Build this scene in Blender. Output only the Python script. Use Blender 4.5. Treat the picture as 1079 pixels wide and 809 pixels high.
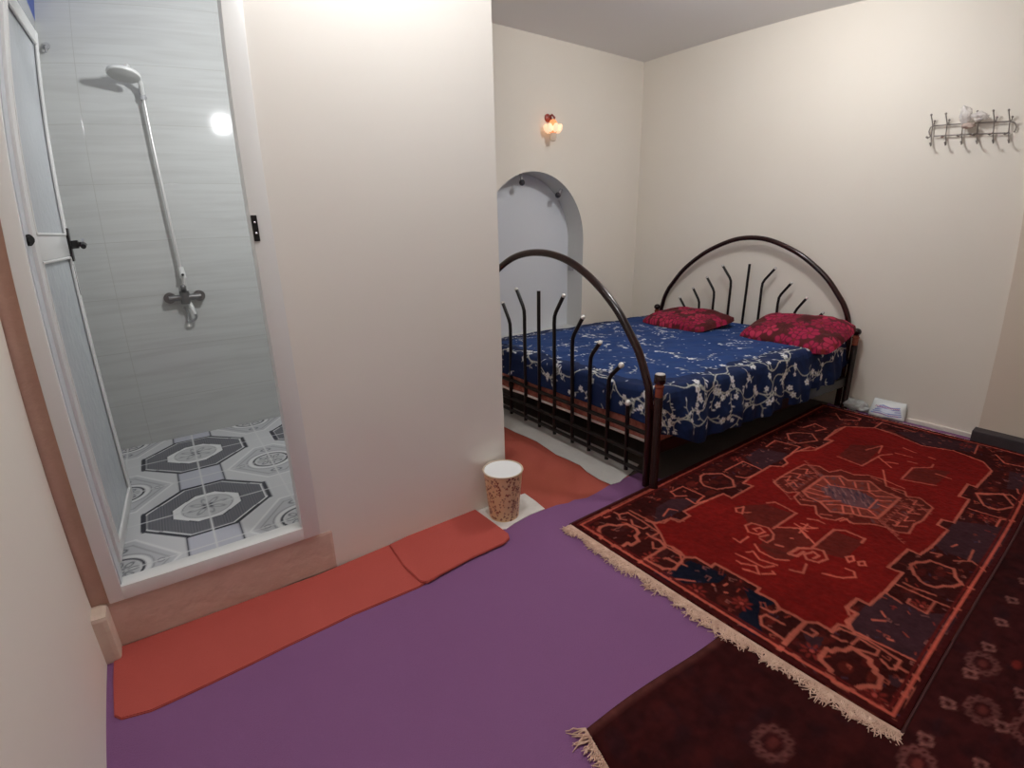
import bpy, bmesh, math, random
import numpy as np
from mathutils import Vector, Matrix

for o in list(bpy.data.objects):
    bpy.data.objects.remove(o)
SC = bpy.context.scene
COL = SC.collection
random.seed(7)
RNG = np.random.default_rng(7)

# ------------------------------------------------------------------ camera
# wide phone lens with barrel distortion: fisheye polynomial, camera at the origin 1.32 m up
CAM_H = 1.32
cd = bpy.data.cameras.new('camera')
cam = bpy.data.objects.new('camera', cd)
COL.objects.link(cam)
RM = [[0.8001163230, -0.5993914802, -0.0233178701],
      [-0.1957174569, -0.2241189667, -0.9547069528],
      [0.5670172367, 0.7684403309, -0.2966326198]]
mw = Matrix(((RM[0][0], -RM[1][0], -RM[2][0], 0), (RM[0][1], -RM[1][1], -RM[2][1], 0),
             (RM[0][2], -RM[1][2], -RM[2][2], CAM_H), (0, 0, 0, 1)))
cam.matrix_world = mw
cd.sensor_width = 36
cd.type = 'PANO'
KP = [0.060122551541768016, -0.0006750638854135919, -2.4187080906826544e-05, 9.493692574441548e-07]
cd.panorama_type = 'FISHEYE_LENS_POLYNOMIAL'
cd.fisheye_fov = math.pi
cd.fisheye_polynomial_k0 = 0.0020934981793834817
cd.fisheye_polynomial_k1 = -KP[0]
cd.fisheye_polynomial_k2 = -KP[1]
cd.fisheye_polynomial_k3 = -KP[2]
cd.fisheye_polynomial_k4 = -KP[3]
cd.clip_start = 0.01
SC.camera = cam

# ------------------------------------------------------------------ light and exposure
SC.view_settings.view_transform = 'Standard'
SC.view_settings.look = 'None'
SC.view_settings.gamma = 1.0
SC.view_settings.use_curve_mapping = False
SC.view_settings.exposure = 0.0
SC.cycles.use_denoising = True
SC.cycles.max_bounces = 10
SC.cycles.diffuse_bounces = 6
w = bpy.data.worlds.new('world')
SC.world = w
w.use_nodes = True
w.node_tree.nodes['Background'].inputs[0].default_value = (0.8, 0.9, 1, 1)
w.node_tree.nodes['Background'].inputs[1].default_value = 0.02


TH = -0.02964259848760871          # the shower block is turned this much
CT, ST = math.cos(TH), math.sin(TH)


def G(x, y, z=0.0):
    """shower block coordinates -> world"""
    return Vector((CT * x - ST * y, ST * x + CT * y, z))


def lamp(name, kind, loc, power, color, size=0.05, rot=None, size_y=None):
    l = bpy.data.lights.new(name, kind)
    l.energy = power
    l.color = color
    if kind == 'AREA':
        l.shape = 'RECTANGLE'
        l.size = size
        l.size_y = size_y or size
    else:
        l.shadow_soft_size = size
    o = bpy.data.objects.new(name, l)
    COL.objects.link(o)
    o.location = loc
    if rot:
        o.rotation_euler = rot
    return o


lamp('ceiling_bulb_beside_bed', 'POINT', (2.85, 1.50, 2.62), 38, (0.985, 0.99, 1.0), 0.08)
lamp('wall_bulb_on_partition', 'POINT', G(0.75, 1.25, 2.58), 27, (0.985, 0.99, 1.0), 0.07)
lamp('shower_bulb', 'AREA', G(0.63, 1.99, 2.15), 13.5, (0.96, 0.985, 1.0), 0.075, (math.radians(90), 0, TH), 0.085)


# ------------------------------------------------------------------ helpers
def lin(c):
    return tuple(((v / 255) / 12.92 if v / 255 <= 0.04045 else ((v / 255 + 0.055) / 1.055) ** 2.4) for v in c)


def lab(o, label=None, cat=None, group=None, kind=None):
    if label:
        o['label'] = label
    if cat:
        o['category'] = cat
    if group:
        o['group'] = group
    if kind:
        o['kind'] = kind
    return o


def empty(name, loc=(0, 0, 0), rz=0.0, label=None, cat=None, group=None):
    o = bpy.data.objects.new(name, None)
    o.empty_display_size = 0.1
    COL.objects.link(o)
    o.location = loc
    o.rotation_euler = (0, 0, rz)
    return lab(o, label, cat, group)


def mat(name, rgb, rough=0.6, metal=0.0, noise=None, bump=None, spec=None, alpha=None, trans=None, coat=None, sheen=None):
    """rgb sRGB 0-255; noise=(scale, amount, other_rgb); bump=(scale, strength)"""
    m = bpy.data.materials.new(name)
    m.use_nodes = True
    nt = m.node_tree
    b = nt.nodes['Principled BSDF']
    b.inputs['Base Color'].default_value = (*lin(rgb), 1)
    b.inputs['Roughness'].default_value = rough
    b.inputs['Metallic'].default_value = metal
    if spec is not None:
        b.inputs['Specular IOR Level'].default_value = spec
    if alpha is not None:
        b.inputs['Alpha'].default_value = alpha
    if trans is not None:
        b.inputs['Transmission Weight'].default_value = trans
    if coat is not None:
        b.inputs['Coat Weight'].default_value = coat
    if sheen is not None:
        b.inputs['Sheen Weight'].default_value = sheen
    tc = nt.nodes.new('ShaderNodeTexCoord')
    if noise:
        n = nt.nodes.new('ShaderNodeTexNoise')
        n.inputs['Scale'].default_value = noise[0]
        n.inputs['Detail'].default_value = 5
        nt.links.new(tc.outputs['Object'], n.inputs['Vector'])
        r = nt.nodes.new('ShaderNodeValToRGB')
        r.color_ramp.elements[0].position = 0.5 - noise[1] / 2
        r.color_ramp.elements[1].position = 0.5 + noise[1] / 2
        r.color_ramp.elements[0].color = (*lin(rgb), 1)
        r.color_ramp.elements[1].color = (*lin(noise[2]), 1)
        nt.links.new(n.outputs['Fac'], r.inputs['Fac'])
        nt.links.new(r.outputs['Color'], b.inputs['Base Color'])
    if bump:
        n2 = nt.nodes.new('ShaderNodeTexNoise')
        n2.inputs['Scale'].default_value = bump[0]
        n2.inputs['Detail'].default_value = 4
        nt.links.new(tc.outputs['Object'], n2.inputs['Vector'])
        bp = nt.nodes.new('ShaderNodeBump')
        bp.inputs['Strength'].default_value = bump[1]
        bp.inputs['Distance'].default_value = 0.01
        nt.links.new(n2.outputs['Fac'], bp.inputs['Height'])
        nt.links.new(bp.outputs['Normal'], b.inputs['Normal'])
    return m


def painted(name, rough=0.8, bump=None, spec=0.3, sheen=None, nsc=0.0):
    """material that shows the woven / printed pattern kept in the mesh's own colours"""
    m = mat(name, (128, 128, 128), rough, bump=bump, spec=spec, sheen=sheen)
    nt = m.node_tree
    b = nt.nodes['Principled BSDF']
    a = nt.nodes.new('ShaderNodeAttribute')
    a.attribute_name = 'pattern'
    src = a.outputs['Color']
    if nsc:
        tc = nt.nodes.new('ShaderNodeTexCoord')
        n = nt.nodes.new('ShaderNodeTexNoise')
        n.inputs['Scale'].default_value = nsc
        n.inputs['Detail'].default_value = 6
        nt.links.new(tc.outputs['Object'], n.inputs['Vector'])
        mr = nt.nodes.new('ShaderNodeMapRange')
        mr.inputs['To Min'].default_value = 0.72
        mr.inputs['To Max'].default_value = 1.28
        nt.links.new(n.outputs['Fac'], mr.inputs['Value'])
        mx = nt.nodes.new('ShaderNodeMix')
        mx.data_type = 'RGBA'
        mx.blend_type = 'MULTIPLY'
        mx.inputs[0].default_value = 1
        nt.links.new(src, mx.inputs[6])
        nt.links.new(mr.outputs['Result'], mx.inputs[7])
        src = mx.outputs[2]
    nt.links.new(src, b.inputs['Base Color'])
    return m


class MB:
    """collects shapes, links them as one mesh object"""

    def __init__(s):
        s.v = []
        s.f = []

    def add(s, v, f):
        n = len(s.v)
        s.v += [tuple(p) for p in v]
        s.f += [tuple(i + n for i in q) for q in f]
        return s

    def box(s, x0, x1, y0, y1, z0, z1, bev=0.0, M=None):
        bm = bmesh.new()
        bmesh.ops.create_cube(bm, size=1)
        for v in bm.verts:
            v.co = Vector((x0 + (v.co.x + .5) * (x1 - x0), y0 + (v.co.y + .5) * (y1 - y0), z0 + (v.co.z + .5) * (z1 - z0)))
        if bev:
            bmesh.ops.bevel(bm, geom=list(bm.edges), offset=bev, segments=2, affect='EDGES', profile=0.6)
        bm.verts.index_update()
        vs = [(M(*v.co) if M else v.co) for v in bm.verts]
        s.add(vs, [[v.index for v in f.verts] for f in bm.faces])
        bm.free()
        return s

    def tube(s, pts, r, seg=12, closed=False, cap=True):
        pts = [Vector(p) for p in pts]
        n = len(pts)
        rs = r if isinstance(r, (list, tuple)) else [r] * n
        up = None
        rings = []
        for i, p in enumerate(pts):
            a = pts[(i - 1) % n] if (i > 0 or closed) else p
            b = pts[(i + 1) % n] if (i < n - 1 or closed) else p
            t = (b - a)
            t = t.normalized() if t.length > 1e-9 else Vector((0, 0, 1))
            if up is None:
                up = Vector((0, 0, 1)) if abs(t.z) < 0.9 else Vector((1, 0, 0))
            sd = t.cross(up)
            if sd.length < 1e-6:
                sd = t.orthogonal()
            sd.normalize()
            up = sd.cross(t).normalized()
            rings.append([p + (sd * math.cos(k * 2 * math.pi / seg) + up * math.sin(k * 2 * math.pi / seg)) * rs[i] for k in range(seg)])
        v = [q for g in rings for q in g]
        f = []
        m = n if closed else n - 1
        for i in range(m):
            j = (i + 1) % n
            for k in range(seg):
                l = (k + 1) % seg
                f.append((i * seg + k, i * seg + l, j * seg + l, j * seg + k))
        if cap and not closed:
            f.append(tuple(range(seg))[::-1])
            f.append(tuple((n - 1) * seg + k for k in range(seg)))
        return s.add(v, f)

    def lathe(s, prof, seg=24, c=(0, 0, 0), M=None):
        """prof = [(r, z)...] around z; r=0 closes"""
        v = []
        f = []
        for r, z in prof:
            for k in range(seg):
                a = 2 * math.pi * k / seg
                p = Vector((c[0] + r * math.cos(a), c[1] + r * math.sin(a), c[2] + z))
                v.append(M @ p if M else p)
        for i in range(len(prof) - 1):
            for k in range(seg):
                l = (k + 1) % seg
                f.append((i * seg + k, i * seg + l, (i + 1) * seg + l, (i + 1) * seg + k))
        f.append(tuple(range(seg))[::-1])
        f.append(tuple((len(prof) - 1) * seg + k for k in range(seg)))
        return s.add(v, f)

    def ball(s, c, r, seg=14, squash=1.0):
        n = seg // 2
        prof = [(max(1e-4, r * math.sin(math.pi * i / n)), -r * squash * math.cos(math.pi * i / n)) for i in range(n + 1)]
        return s.lathe(prof, seg, c)

    def build(s, name, m=None, parent=None, smooth=False, angle=40):
        me = bpy.data.meshes.new(name)
        me.from_pydata(s.v, [], s.f)
        me.validate()
        bm = bmesh.new()
        bm.from_mesh(me)
        bmesh.ops.recalc_face_normals(bm, faces=bm.faces)
        bm.to_mesh(me)
        bm.free()
        o = bpy.data.objects.new(name, me)
        COL.objects.link(o)
        if m:
            me.materials.append(m)
        if smooth:
            for p in me.polygons:
                p.use_smooth = True
            try:
                me.set_sharp_from_angle(angle=math.radians(angle))
            except Exception:
                pass
        if parent is not None:
            o.parent = parent
        return o


def grid_object(name, P, colors, m, parent=None, smooth=True, closed_u=False):
    """P: (H, W, 3) vertex positions, colors (H, W, 3) linear"""
    H, W = P.shape[:2]
    idx = np.arange(H * W).reshape(H, W)
    if closed_u:
        nxt = np.roll(idx, -1, axis=1)
        q = np.stack([idx[:-1], nxt[:-1], nxt[1:], idx[1:]], -1).reshape(-1, 4)
    else:
        q = np.stack([idx[:-1, :-1], idx[:-1, 1:], idx[1:, 1:], idx[1:, :-1]], -1).reshape(-1, 4)
    me = bpy.data.meshes.new(name)
    me.vertices.add(H * W)
    me.vertices.foreach_set('co', P.reshape(-1).astype(np.float32))
    me.loops.add(q.size)
    me.loops.foreach_set('vertex_index', q.reshape(-1).astype(np.int32))
    me.polygons.add(len(q))
    me.polygons.foreach_set('loop_start', (np.arange(len(q)) * 4).astype(np.int32))
    me.polygons.foreach_set('use_smooth', np.ones(len(q), bool) if smooth else np.zeros(len(q), bool))
    me.update(calc_edges=True)
    if colors is not None:
        a = me.color_attributes.new('pattern', 'FLOAT_COLOR', 'POINT')
        c = np.ones((H * W, 4), np.float32)
        c[:, :3] = colors.reshape(-1, 3)
        a.data.foreach_set('color', c.reshape(-1))
    o = bpy.data.objects.new(name, me)
    COL.objects.link(o)
    me.materials.append(m)
    if parent is not None:
        o.parent = parent
    return o


class Canvas:
    """a small painter for woven and printed designs, in metres"""

    def __init__(s, w, h, res, base):
        s.w, s.h, s.res = w, h, res
        s.W, s.H = int(round(w / res)) + 1, int(round(h / res)) + 1
        s.a = np.zeros((s.H, s.W, 3), np.float32)
        s.a[:] = lin(base)
        s.X, s.Y = np.meshgrid(np.linspace(0, w, s.W), np.linspace(0, h, s.H))

    def _win(s, x0, x1, y0, y1):
        i0 = max(0, int(y0 / s.res)); i1 = min(s.H, int(y1 / s.res) + 2)
        j0 = max(0, int(x0 / s.res)); j1 = min(s.W, int(x1 / s.res) + 2)
        return (slice(i0, i1), slice(j0, j1)) if i1 > i0 and j1 > j0 else None

    def _mix(s, sl, cov, c):
        cov = np.clip(cov, 0, 1)[..., None]
        s.a[sl] = s.a[sl] * (1 - cov) + np.array(lin(c), np.float32) * cov

    def seg(s, p, q, wd, c, al=1.0):
        sl = s._win(min(p[0], q[0]) - wd, max(p[0], q[0]) + wd, min(p[1], q[1]) - wd, max(p[1], q[1]) + wd)
        if sl is None:
            return
        X, Y = s.X[sl], s.Y[sl]
        dx, dy = q[0] - p[0], q[1] - p[1]
        L = dx * dx + dy * dy + 1e-12
        t = np.clip(((X - p[0]) * dx + (Y - p[1]) * dy) / L, 0, 1)
        d = np.hypot(X - p[0] - t * dx, Y - p[1] - t * dy)
        s._mix(sl, (wd / 2 - d) / s.res * 0.8 + 0.5 if al == 1.0 else np.clip((wd / 2 - d) / s.res + 0.5, 0, 1) * al, c)

    def line(s, pts, wd, c, al=1.0, closed=False):
        pts = list(pts) + ([pts[0]] if closed else [])
        for p, q in zip(pts, pts[1:]):
            s.seg(p, q, wd, c, al)

    def poly(s, pts, c, al=1.0):
        xs = [p[0] for p in pts]; ys = [p[1] for p in pts]
        sl = s._win(min(xs), max(xs), min(ys), max(ys))
        if sl is None:
            return
        X, Y = s.X[sl], s.Y[sl]
        ins = np.zeros(X.shape, bool)
        n = len(pts)
        for i in range(n):
            x1, y1 = pts[i]; x2, y2 = pts[(i + 1) % n]
            if y1 == y2:
                continue
            ins ^= ((Y < y1) != (Y < y2)) & (X < (x2 - x1) * (Y - y1) / (y2 - y1) + x1)
        s._mix(sl, ins * al, c)

    def ell(s, cx, cy, rx, ry, c, rot=0.0, al=1.0, ring=None):
        m = max(rx, ry) * 1.1 + 2 * s.res
        sl = s._win(cx - m, cx + m, cy - m, cy + m)
        if sl is None:
            return
        X, Y = s.X[sl] - cx, s.Y[sl] - cy
        u = X * math.cos(rot) + Y * math.sin(rot)
        v = -X * math.sin(rot) + Y * math.cos(rot)
        d = np.hypot(u / rx, v / ry)
        mr = min(rx, ry)
        if ring:
            cov = (ring / 2 - np.abs(d - 1) * mr) / s.res + 0.5
        else:
            cov = (1 - d) * mr / s.res + 0.5
        s._mix(sl, np.clip(cov, 0, 1) * al, c)


def smooth_noise(H, W, cell, rng=RNG):
    h, w_ = int(H / cell) + 3, int(W / cell) + 3
    g = rng.random((h, w_))
    yy = np.arange(H) / cell; xx = np.arange(W) / cell
    i = yy.astype(int); j = xx.astype(int)
    fy = (yy - i)[:, None]; fx = (xx - j)[None]
    fy = fy * fy * (3 - 2 * fy); fx = fx * fx * (3 - 2 * fx)
    A = g[np.ix_(i, j)]; B = g[np.ix_(i, j + 1)]; C_ = g[np.ix_(i + 1, j)]; D = g[np.ix_(i + 1, j + 1)]
    return (A * (1 - fx) + B * fx) * (1 - fy) + (C_ * (1 - fx) + D * fx) * fy


def slab(name, outline, z0, z1, m, parent=None, bump=0.0):
    """flat sheet with real thickness cut to an outline"""
    bm = bmesh.new()
    vs = [bm.verts.new((x, y, z0)) for x, y in outline]
    f = bm.faces.new(vs)
    r = bmesh.ops.extrude_face_region(bm, geom=[f])
    for e in r['geom']:
        if isinstance(e, bmesh.types.BMVert):
            e.co.z = z1
    bmesh.ops.recalc_face_normals(bm, faces=bm.faces)
    me = bpy.data.meshes.new(name)
    bm.to_mesh(me)
    bm.free()
    o = bpy.data.objects.new(name, me)
    COL.objects.link(o)
    me.materials.append(m)
    if parent is not None:
        o.parent = parent
    return o


def wavy(p, q, n, amp, rng=random):
    out = []
    for i in range(n):
        t = i / n
        d = amp * (rng.random() - .5) * 2 if 0 < i else 0
        out.append((p[0] + (q[0] - p[0]) * t + d, p[1] + (q[1] - p[1]) * t + d * .6))
    return out


# ------------------------------------------------------------------ materials
WALL = mat('cream_wall_paint', (235, 231, 224), 0.42, noise=(1.6, 0.9, (230, 225, 217)), bump=(5, 0.12), spec=0.45)
WALL_SOFT = mat('cream_wall_paint_matte', (231, 225, 214), 0.6, noise=(1.3, 0.9, (225, 217, 205)), bump=(4, 0.15), spec=0.3)
CEIL = mat('ceiling_paint', (232, 231, 230), 0.8, bump=(6, 0.08))
PLASTER = mat('bare_plaster', (212, 184, 170), 0.85, noise=(7, 0.5, (198, 168, 154)), bump=(22, 0.6))
BROWN = mat('brown_filler', (190, 152, 136), 0.9, noise=(9, 0.5, (202, 164, 148)), bump=(30, 0.5))
NICHE_GREY = mat('niche_grey_paint', (206, 206, 203), 0.6, bump=(8, 0.1))
NICHE_BLUE = mat('niche_pale_blue_paint', (216, 219, 224), 0.5, bump=(6, 0.06))
ALU = mat('white_coated_metal', (226, 226, 224), 0.3, spec=0.5)
ALU_GREY = mat('pale_grey_metal', (196, 200, 204), 0.35, spec=0.5)
BLACK = mat('black_plastic', (22, 20, 22), 0.3)
CHROME = mat('chrome', (205, 205, 208), 0.16, metal=1.0)
DULLCHROME = mat('dull_grey_chrome', (140, 138, 138), 0.3, metal=0.9)
WPLASTIC = mat('white_plastic', (228, 228, 226), 0.3)
GREYPLASTIC = mat('grey_plastic', (170, 170, 172), 0.4)
BEDMETAL = mat('dark_red_brown_lacquer', (20, 8, 8), 0.22, spec=0.4, noise=(3, 0.6, (48, 14, 12)), coat=0.15)
COPPER = mat('copper_lacquer', (150, 82, 62), 0.25, metal=0.5)
PURPLE = mat('purple_carpet', (134, 92, 134), 0.95, noise=(2.0, 0.9, (128, 86, 127)), bump=(260, 0.35), spec=0.1)
REDMAT = mat('red_felt_mat', (184, 88, 80), 0.95, noise=(3.0, 0.8, (176, 82, 74)), bump=(240, 0.3), spec=0.1)
REDEDGE = mat('rust_red_carpet', (176, 86, 78), 0.95, noise=(2.2, 0.6, (158, 82, 64)), bump=(200, 0.3), spec=0.1)
WHITECLOTH = mat('white_floor_cloth', (214, 212, 208), 0.85, noise=(8, 0.7, (200, 198, 194)), bump=(30, 0.25))
FLOORC = mat('bare_floor_with_bed_shade', (84, 74, 68), 0.9, noise=(4, 0.6, (68, 60, 56)), bump=(20, 0.3))  # bare floor, colour kept dark to stand in for shade under the bed
DARKPL = mat('dark_plinth_paint', (52, 44, 48), 0.6, noise=(8, 0.5, (62, 54, 58)), bump=(30, 0.2))
BLUEPAINT = mat('blue_painted_wall', (70, 92, 170), 0.5)
FRINGE = mat('cream_wool_fringe', (224, 194, 174), 0.95, noise=(40, 0.6, (190, 152, 134)), spec=0.1)

# ------------------------------------------------------------------ the room
XL, XR, YB, YF, ZC = -0.375, 4.05, 3.372, -1.9, 2.72


def struct(o, parent=None):
    if parent is None:
        o['kind'] = 'structure'
    return o


struct(MB().box(XL - .5, XR + .3, YF - .2, YB + .5, -0.12, 0.0).build('floor', FLOORC))
struct(MB().box(XL - .5, XR + .3, YF - .2, YB + .5, ZC, ZC + .12).build('ceiling', CEIL))
# right wall (headboard wall)
struct(MB().box(XR, XR + .15, YF, YB + .3, 0, ZC).build('wall_right', WALL_SOFT))
# front wall, behind the camera
struct(MB().box(XL - .3, XR + .2, YF - .15, YF, 0, ZC).build('wall_front', WALL_SOFT))
# left wall, close to the camera (slightly out of square)
lw = MB()
a0, a1 = (-0.343, 1.868), (-0.465, YF)
lw.add([(a0[0], a0[1], 0), (a1[0], a1[1], 0), (a1[0] - .2, a1[1], 0), (a0[0] - .2, a0[1], 0),
        (a0[0], a0[1], ZC), (a1[0], a1[1], ZC), (a1[0] - .2, a1[1], ZC), (a0[0] - .2, a0[1], ZC)],
       [(0, 1, 2, 3), (4, 5, 6, 7), (0, 1, 5, 4), (1, 2, 6, 5), (2, 3, 7, 6), (3, 0, 4, 7)])
struct(lw.build('wall_left', WALL_SOFT))

# back wall with the arched niche
NCX, NSP, NR, ND = 2.78, 1.208, 0.55, 0.20
NBOT = 0.42


def arch_pts(n=40, r=NR):
    return [(NCX + r * math.cos(math.pi * (1 - i / n)), NSP + r * math.sin(math.pi * (1 - i / n))) for i in range(n + 1)]


bw = MB()
ap = arch_pts()
x0, x1 = 1.1, XR + .05
for k, y in enumerate((YB,)):
    v = []
    f = []

    def quad(p):
        n = len(v)
        v.extend([(a, y, b) for a, b in p])
        f.append((n, n + 1, n + 2, n + 3))
    quad([(x0, 0), (NCX - NR, 0), (NCX - NR, NSP), (x0, NSP)])
    quad([(x0, NSP), (NCX - NR, NSP), (NCX - NR, ZC), (x0, ZC)])
    quad([(NCX + NR, 0), (x1, 0), (x1, NSP), (NCX + NR, NSP)])
    quad([(NCX + NR, NSP), (x1, NSP), (x1, ZC), (NCX + NR, ZC)])
    quad([(NCX - NR, 0), (NCX + NR, 0), (NCX + NR, NBOT), (NCX - NR, NBOT)])
    for (xa, za), (xb, zb) in zip(ap, ap[1:]):
        quad([(xa, za), (xb, zb), (xb, ZC), (xa, ZC)])
    bw.add(v, f)
# thickness behind
bw.box(x0, x1, YB + ND + .02, YB + ND + .1, 0, ZC)
bwo = struct(bw.build('wall_back', WALL_SOFT))
nm = MB()
loop = [(NCX - NR, NBOT)] + ap + [(NCX + NR, NBOT)]
v = [(a, YB, b) for a, b in loop] + [(a, YB + ND, b) for a, b in loop]
n = len(loop)
nm.add(v, [(i, (i + 1) % n, (i + 1) % n + n, i + n) for i in range(n)])
o = struct(nm.build('wall_niche', NICHE_GREY, smooth=True, angle=30))
nb = MB()
nb.add([(a, YB + ND, b) for a, b in loop] + [(a, YB + ND + .015, b) for a, b in loop], [tuple(range(n)), tuple(range(2 * n - 1, n - 1, -1))] + [(i, (i + 1) % n, (i + 1) % n + n, i + n) for i in range(n)])
struct(nb.build('trim_1', NICHE_BLUE))
# ledge line across the niche panel
# darker cream pilaster with dark plinth at the right edge of the picture
struct(MB().box(XR - .035, XR + .01, -0.5, .53, 0.0, ZC, 0.004).build('wall_pilaster', mat('darker_cream_door_paint', (214, 200, 184), 0.6, bump=(4, 0.1))))
struct(MB().box(3.925, XR - .03, -0.5, .545, 0.0, .088, 0.004).build('trim_2', DARKPL))
struct(MB().box(XR - .018, XR + .005, .53, 1.42, 0.0, .03, 0.004).build('baseboard_right', mat('off_white_skirting', (226, 218, 208), 0.6, bump=(20, 0.2))))

# ------------------------------------------------------------------ shower block
P0 = 1.86            # front plane of the partition
SF = 0.19            # shower floor level
FL, FR = -0.345, 0.345
sw = MB()
Gm = lambda x, y, z: G(x, y, z)
sw.box(FR, 1.236, P0, P0 + .10, 0, ZC, 0, Gm)                 # wall beside the door
sw.box(1.126, 1.236, P0 + .09, 3.46, 0, ZC, 0, Gm)            # side of the block
sw.box(-0.40, FR + .01, P0, P0 + .10, 2.16, ZC, 0, Gm)        # over the door
struct(sw.build('wall_partition', WALL))
struct(MB().box(-0.46, FL, P0 + .006, P0 + .08, 0.0, 2.3, 0, Gm).build('trim_3', BROWN))
# plaster kerb under the shower door
kb = MB()
kb.box(-0.365, 0.392, P0 - .004, P0 + .12, 0, .183, 0.012, Gm)
struct(kb.build('trim_4', PLASTER))
kb = MB()
kb.box(-0.46, -0.352, P0 - .075, P0 + .01, 0, .188, 0.016, Gm)
struct(kb.build('trim_5', mat('cream_rough_plaster', (222, 206, 190), 0.8, noise=(9, 0.5, (200, 176, 158)), bump=(25, 0.5))))

# tiled walls: long pale tiles with fine streaks
def tile_material():
    m = mat('pale_streaked_tiles', (190, 192, 188), 0.07, spec=0.5)
    nt = m.node_tree
    b = nt.nodes['Principled BSDF']
    tc = nt.nodes.new('ShaderNodeTexCoord')
    mp = nt.nodes.new('ShaderNodeMapping')
    mp.inputs['Rotation'].default_value = (math.radians(90), 0, 0)
    mp.inputs['Location'].default_value = (0.10, 0.15, 0)
    nt.links.new(tc.outputs['Object'], mp.inputs['Vector'])
    br = nt.nodes.new('ShaderNodeTexBrick')
    br.offset = 0.0
    br.inputs['Scale'].default_value = 1
    br.inputs['Brick Width'].default_value = 0.9
    br.inputs['Row Height'].default_value = 0.29
    br.inputs['Mortar Size'].default_value = 0.0016
    br.inputs['Mortar Smooth'].default_value = 0.4
    nt.links.new(mp.outputs['Vector'], br.inputs['Vector'])
    mp2 = nt.nodes.new('ShaderNodeMapping')
    mp2.inputs['Scale'].default_value = (2.2, 2.2, 34)
    nt.links.new(tc.outputs['Object'], mp2.inputs['Vector'])
    n = nt.nodes.new('ShaderNodeTexNoise')
    n.inputs['Scale'].default_value = 1.0
    n.inputs['Detail'].default_value = 5
    n.inputs['Distortion'].default_value = 0.6
    nt.links.new(mp2.outputs['Vector'], n.inputs['Vector'])
    r = nt.nodes.new('ShaderNodeValToRGB')
    r.color_ramp.elements[0].position = 0.25
    r.color_ramp.elements[0].color = (*lin((188, 188, 186)), 1)
    r.color_ramp.elements[1].position = 0.60
    r.color_ramp.elements[1].color = (*lin((199, 200, 198)), 1)
    nt.links.new(n.outputs['Fac'], r.inputs['Fac'])
    mx = nt.nodes.new('ShaderNodeMix')
    mx.data_type = 'RGBA'
    nt.links.new(br.outputs['Fac'], mx.inputs[0])
    nt.links.new(r.outputs['Color'], mx.inputs[6])
    mx.inputs[7].default_value = (*lin((180, 179, 175)), 1)
    nt.links.new(mx.outputs[2], b.inputs['Base Color'])
    bp = nt.nodes.new('ShaderNodeBump')
    bp.inputs['Strength'].default_value = 0.3
    bp.inputs['Distance'].default_value = 0.001
    nt.links.new(br.outputs['Fac'], bp.inputs['Height'])
    bp.invert = True
    nt.links.new(bp.outputs['Normal'], b.inputs['Normal'])
    return m


TILE = tile_material()
SX0, SX1, SY1 = -0.36, 1.12, 3.37
struct(MB().box(SX0 - .05, 1.13, SY1, SY1 + .08, 0, ZC, 0, Gm).build('wall_shower_back', TILE))
struct(MB().box(SX0 - .08, SX0, P0 + .09, SY1 + .08, 0, 2.38, 0, Gm).build('wall_shower_left', TILE))
struct(MB().box(SX0 - .08, SX0, P0 + .09, SY1 + .08, 2.38, ZC, 0, Gm).build('wall_shower_upper', BLUEPAINT))
struct(MB().box(SX1, SX1 + .015, P0 + .09, SY1 + .01, 0, ZC, 0, Gm).build('wall_shower_right', TILE))
struct(MB().box(SX0 - .05, FL, P0 + .08, P0 + .095, 0, ZC, 0, Gm).build('trim_6', TILE))


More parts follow.
